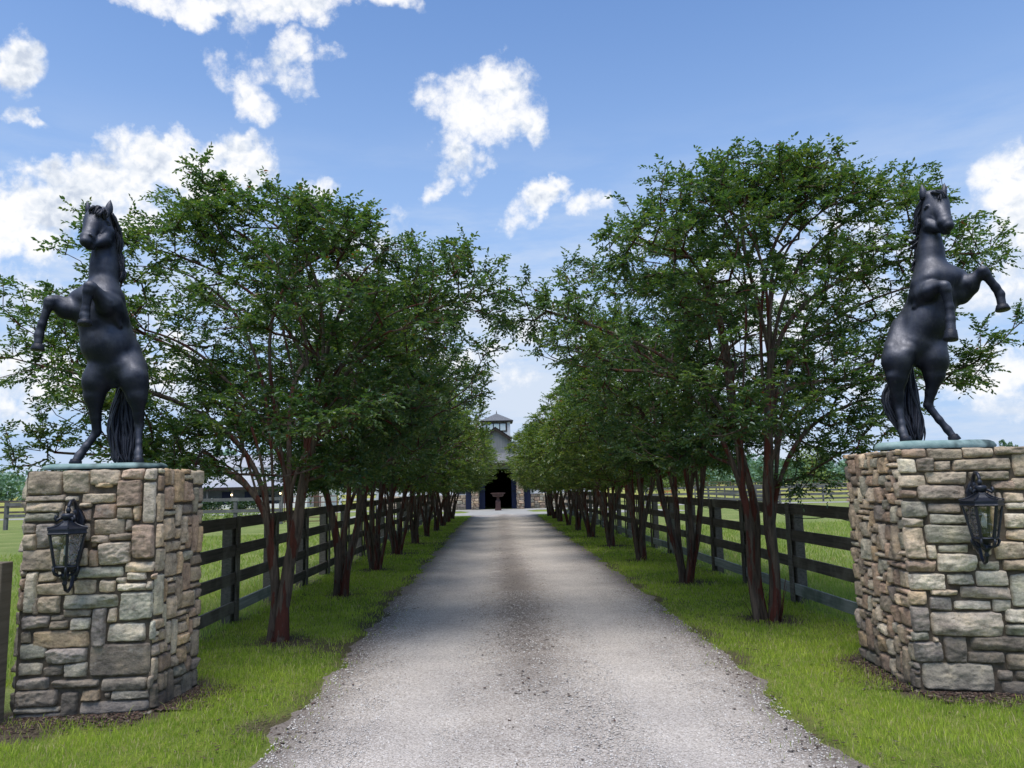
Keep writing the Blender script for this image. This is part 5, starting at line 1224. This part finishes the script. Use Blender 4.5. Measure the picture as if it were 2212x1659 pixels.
def woods():
    rnd = random.Random(7); bl = []
    for i in range(260):
        x = rnd.uniform(25, 330); Y = 260+rnd.uniform(-15,25)-x*.12; h = rnd.uniform(7.0,9.3)*(1+.12*math.sin(x*.11)); q = rnd.uniform(.35,1)
        bl.append((x,Y,h*.78,rnd.uniform(1.8,3.4),3,h*.26)); bl.append((x+rnd.uniform(-2,2),Y-4,h*.38,rnd.uniform(2.5,4),3,h*.36))
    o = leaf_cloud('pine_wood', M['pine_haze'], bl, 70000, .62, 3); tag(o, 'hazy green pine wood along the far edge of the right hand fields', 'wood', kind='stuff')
    bl = []
    for i in range(170):
        x = rnd.uniform(-300,-20); Y = 230+rnd.uniform(-10,25)+x*.1; h = rnd.uniform(7,9.5); bl.append((x,Y,h*.75,rnd.uniform(2,3.5),3,h*.26)); bl.append((x,Y-4,h*.35,3.2,3,h*.36))
    for i in range(34):
        x = rnd.uniform(-40,-9); Y = 105+rnd.uniform(-5,10); h = rnd.uniform(5,7.5); bl.append((x,Y,h*.6,rnd.uniform(2,3),2,h*.4))
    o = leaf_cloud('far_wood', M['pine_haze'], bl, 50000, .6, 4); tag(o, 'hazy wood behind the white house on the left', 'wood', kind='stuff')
woods()
GF = 'single trees standing in the far right fields'
far_tree('bush_tree', 1425, 1020, 120, 3.9, 4.6, 'shrub_yellow', 1, 'round yellow green tree behind the red pipe fence', group=GF, trunk=.12)
far_tree('broadleaf_tree', 1489, 1015, 150, 6.6, 4.0, 'pine', 2, 'tall dark tree at the edge of the far yellow field', group=GF)
far_tree('broadleaf_tree', 2185, 1015, 150, 7.8, 4, 'pine', 5, 'dark tree beyond the right pillar', group=GF)
far_tree('field_tree', 1700, 1015, 165, 6.5, 6, 'pine', 6, 'dark rounded tree near the wood, left of the solitary field tree', group=GF)
x = 0
far_tree('field_tree', 1756, 1028, 100, 5.4, 4.4, 'shrub_yellow', 3, 'solitary young tree with an olive crown in the yellow field', group=GF, trunk=.34)
far_tree('evergreen_tree', 1330, 1050, 70, 6.2, 7, 'hedge', 11, 'dark evergreen tree beside the right wing of the barn')
def hedges():
    Y = 73.5; x0, x1 = float(P(*ZH(-1300,780),Y)[0]), float(P(*ZH(1000,780),Y)[0]); rnd = random.Random(3); bl = [(rnd.uniform(x0,x1),Y+rnd.uniform(-.3,.3),.5,.6,.4,.55) for _ in range(60)]
    o = leaf_cloud('hedge', M['hedge'], bl, 7000, .10, 5); tag(o, 'low dark hedge in front of the house porch', 'hedge')
    Y = 46; x0, x1 = -26, -13.; bl = [(x0+(x1-x0)*rnd.random(),Y+rnd.uniform(-.3,.3),.25,.45,.4,.35) for _ in range(40)]
    o = leaf_cloud('flower_bed', M['shrub_yellow'], bl, 4500, .06, 6); tag(o, 'row of low yellow green plants behind the left paddock', 'plants', kind='stuff')
hedges()

# ------------------------------------------------------------------ distant fences and paddocks
def rail_fence(name, a, b, n, H, rails, mat, label, cat='fence', group=None, pw=.1, rh=.1, rw=.04, pm=None, rt=None):
    a, b = np.array(a,float), np.array(b,float); root = empty(name, (a[0],a[1],0), label, cat, group)
    d = (b-a)/np.linalg.norm(b-a); ang = math.atan2(d[1],d[0])
    for i in range(n+1):
        p = a+(b-a)*i/n; m = MB(); m.box(p[0]-pw/2,p[0]+pw/2,p[1]-pw/2,p[1]+pw/2,0,H, rz=ang); m.build('post', M[pm or mat], root)
    nx = np.array([d[1],-d[0]])*(pw/2+rw/2+.002)
    if nx[1] > 0: nx = -nx
    for z in rails:
        for i in range(n):
            p, q = a+(b-a)*i/n+nx, a+(b-a)*(i+1)/n+nx; m = MB()
            if rt: m.tube([(*p,z),(*q,z)], rt, 6, caps=False)
            else: m.beam((*p,z),(*(q-d*.004),z), rw, rh)
            m.build('rail', M[mat], root)
    return root
PF = 'paddock fences in the right hand fields'
R4 = (1.18,.86,.55,.25)
rail_fence('plank_fence', (19,57),(75,60), 22, 1.25, R4, 'rail_grey', 'grey plank fence nearest of the long right paddock fences', group=PF, rh=.14)
rail_fence('plank_fence', (24,76),(92,80), 24, 1.25, R4, 'rail_grey', 'farther long grey plank fence before the yellow field on the right', group=PF, rh=.14)
rail_fence('plank_fence', (9.5,50),(17.5,49.5), 4, 1.35, (1.28,.9,.5), 'rail_grey', 'short grey plank fence of the working pens behind the right tree row', group=PF, rh=.14)
rail_fence('plank_fence', (18.2,50),(18.8,74), 9, 1.3, R4, 'rail_grey', 'grey plank fence running away from the drive between two paddocks', group=PF, rh=.14)
rail_fence('pipe_fence', (22,138),(44,146), 9, 1.5, (1.45,1.0,.55), 'pipe_brown', 'brown pipe fence at the near edge of the yellow field', group=PF, pw=.16, rt=.06)
rail_fence('pipe_fence', (44.5,146),(150,168), 24, 1.3, (1.25,.7), 'pipe_brown', 'low brown pipe fence running right along the yellow field', group=PF, pw=.14, rt=.05)
m = MB(); c = P(1438,1065,55)
o = empty('cattle_chute', (c[0],55,0), 'small orange painted livestock chute among the grey pens', 'livestock chute')
for dx, w, h in ((-.42,.07,1.15),(.36,.07,1.15),(-.12,.05,1.0),(.10,.05,1.0)): m.box(c[0]+dx,c[0]+dx+w,54.96,55.04,0,h)
m.box(c[0]-.35,c[0]+.36,54.97,55.03,1.0,1.08); m.box(c[0]-.35,c[0]+.36,54.97,55.03,.5,.56); m.build('frame', M['equipment'], o)
# white outbuilding wall right of the barn
o = empty('white_shed', (11.5,63,0), 'plain white shed wall seen between the right hand trunks', 'shed')
m = MB(); a = float(P(1274,1080,63)[0]); b = float(P(1293,1080,63)[0]); m.box(a,b,63,68,0,3.2); m.build('wall', M['white_wall'], o)
m = MB(); m.add([(a-.2,62.7,3.15),(b+.2,62.7,3.15),(b+.2,68.3,3.9),(a-.2,68.3,3.9)],[(0,1,2,3)]); m.build('roof', M['roof_metal'], o)
# left: grey rail fence, red pipe gate
def Gx(px, Y): return float(P(px,1100,Y)[0])
rail_fence('rail_fence_grey', (Gx(400,40)-9,40),(Gx(607,40),40), 6, 1.38, (1.28,.7), 'rail_grey', 'weathered grey two rail fence behind the left paddock', rh=.16, pw=.16)
r = empty('pipe_gate', (Gx(612,40.2),40.2,0), 'dark red pipe gate in the left paddock fence', 'gate')
xa, xb = Gx(614,40.2), Gx(728,40.2); m = MB()
for z in (1.35,1.05,.62,.3,.1): m.tube([(xa,40.2,z),(xb,40.2,z)], .022, 6)
m.build('rails', M['pipe_red'], r); 
for q in (0,.36,.68,1): m = MB(); x = xa+(xb-xa)*q; m.tube([(x,40.2,.05),(x,40.2,1.38)], .03, 6); m.build('upright', M['pipe_red'], r)
rail_fence('white_gate', (Gx(735,58),58),(Gx(815,58),58), 2, 1.9, (1.8,1.35,.9), 'white_soft', 'white board gate beside the left end of the barn', cat='gate', rh=.14, pw=.2)
# low fence and field strip at the far left edge
rail_fence('field_fence', (-60,62),(-31,58), 9, 1.4, (1.3,.9,.5), 'fence_dark', 'dark fence in the field at the left edge of the photo', rh=.15)
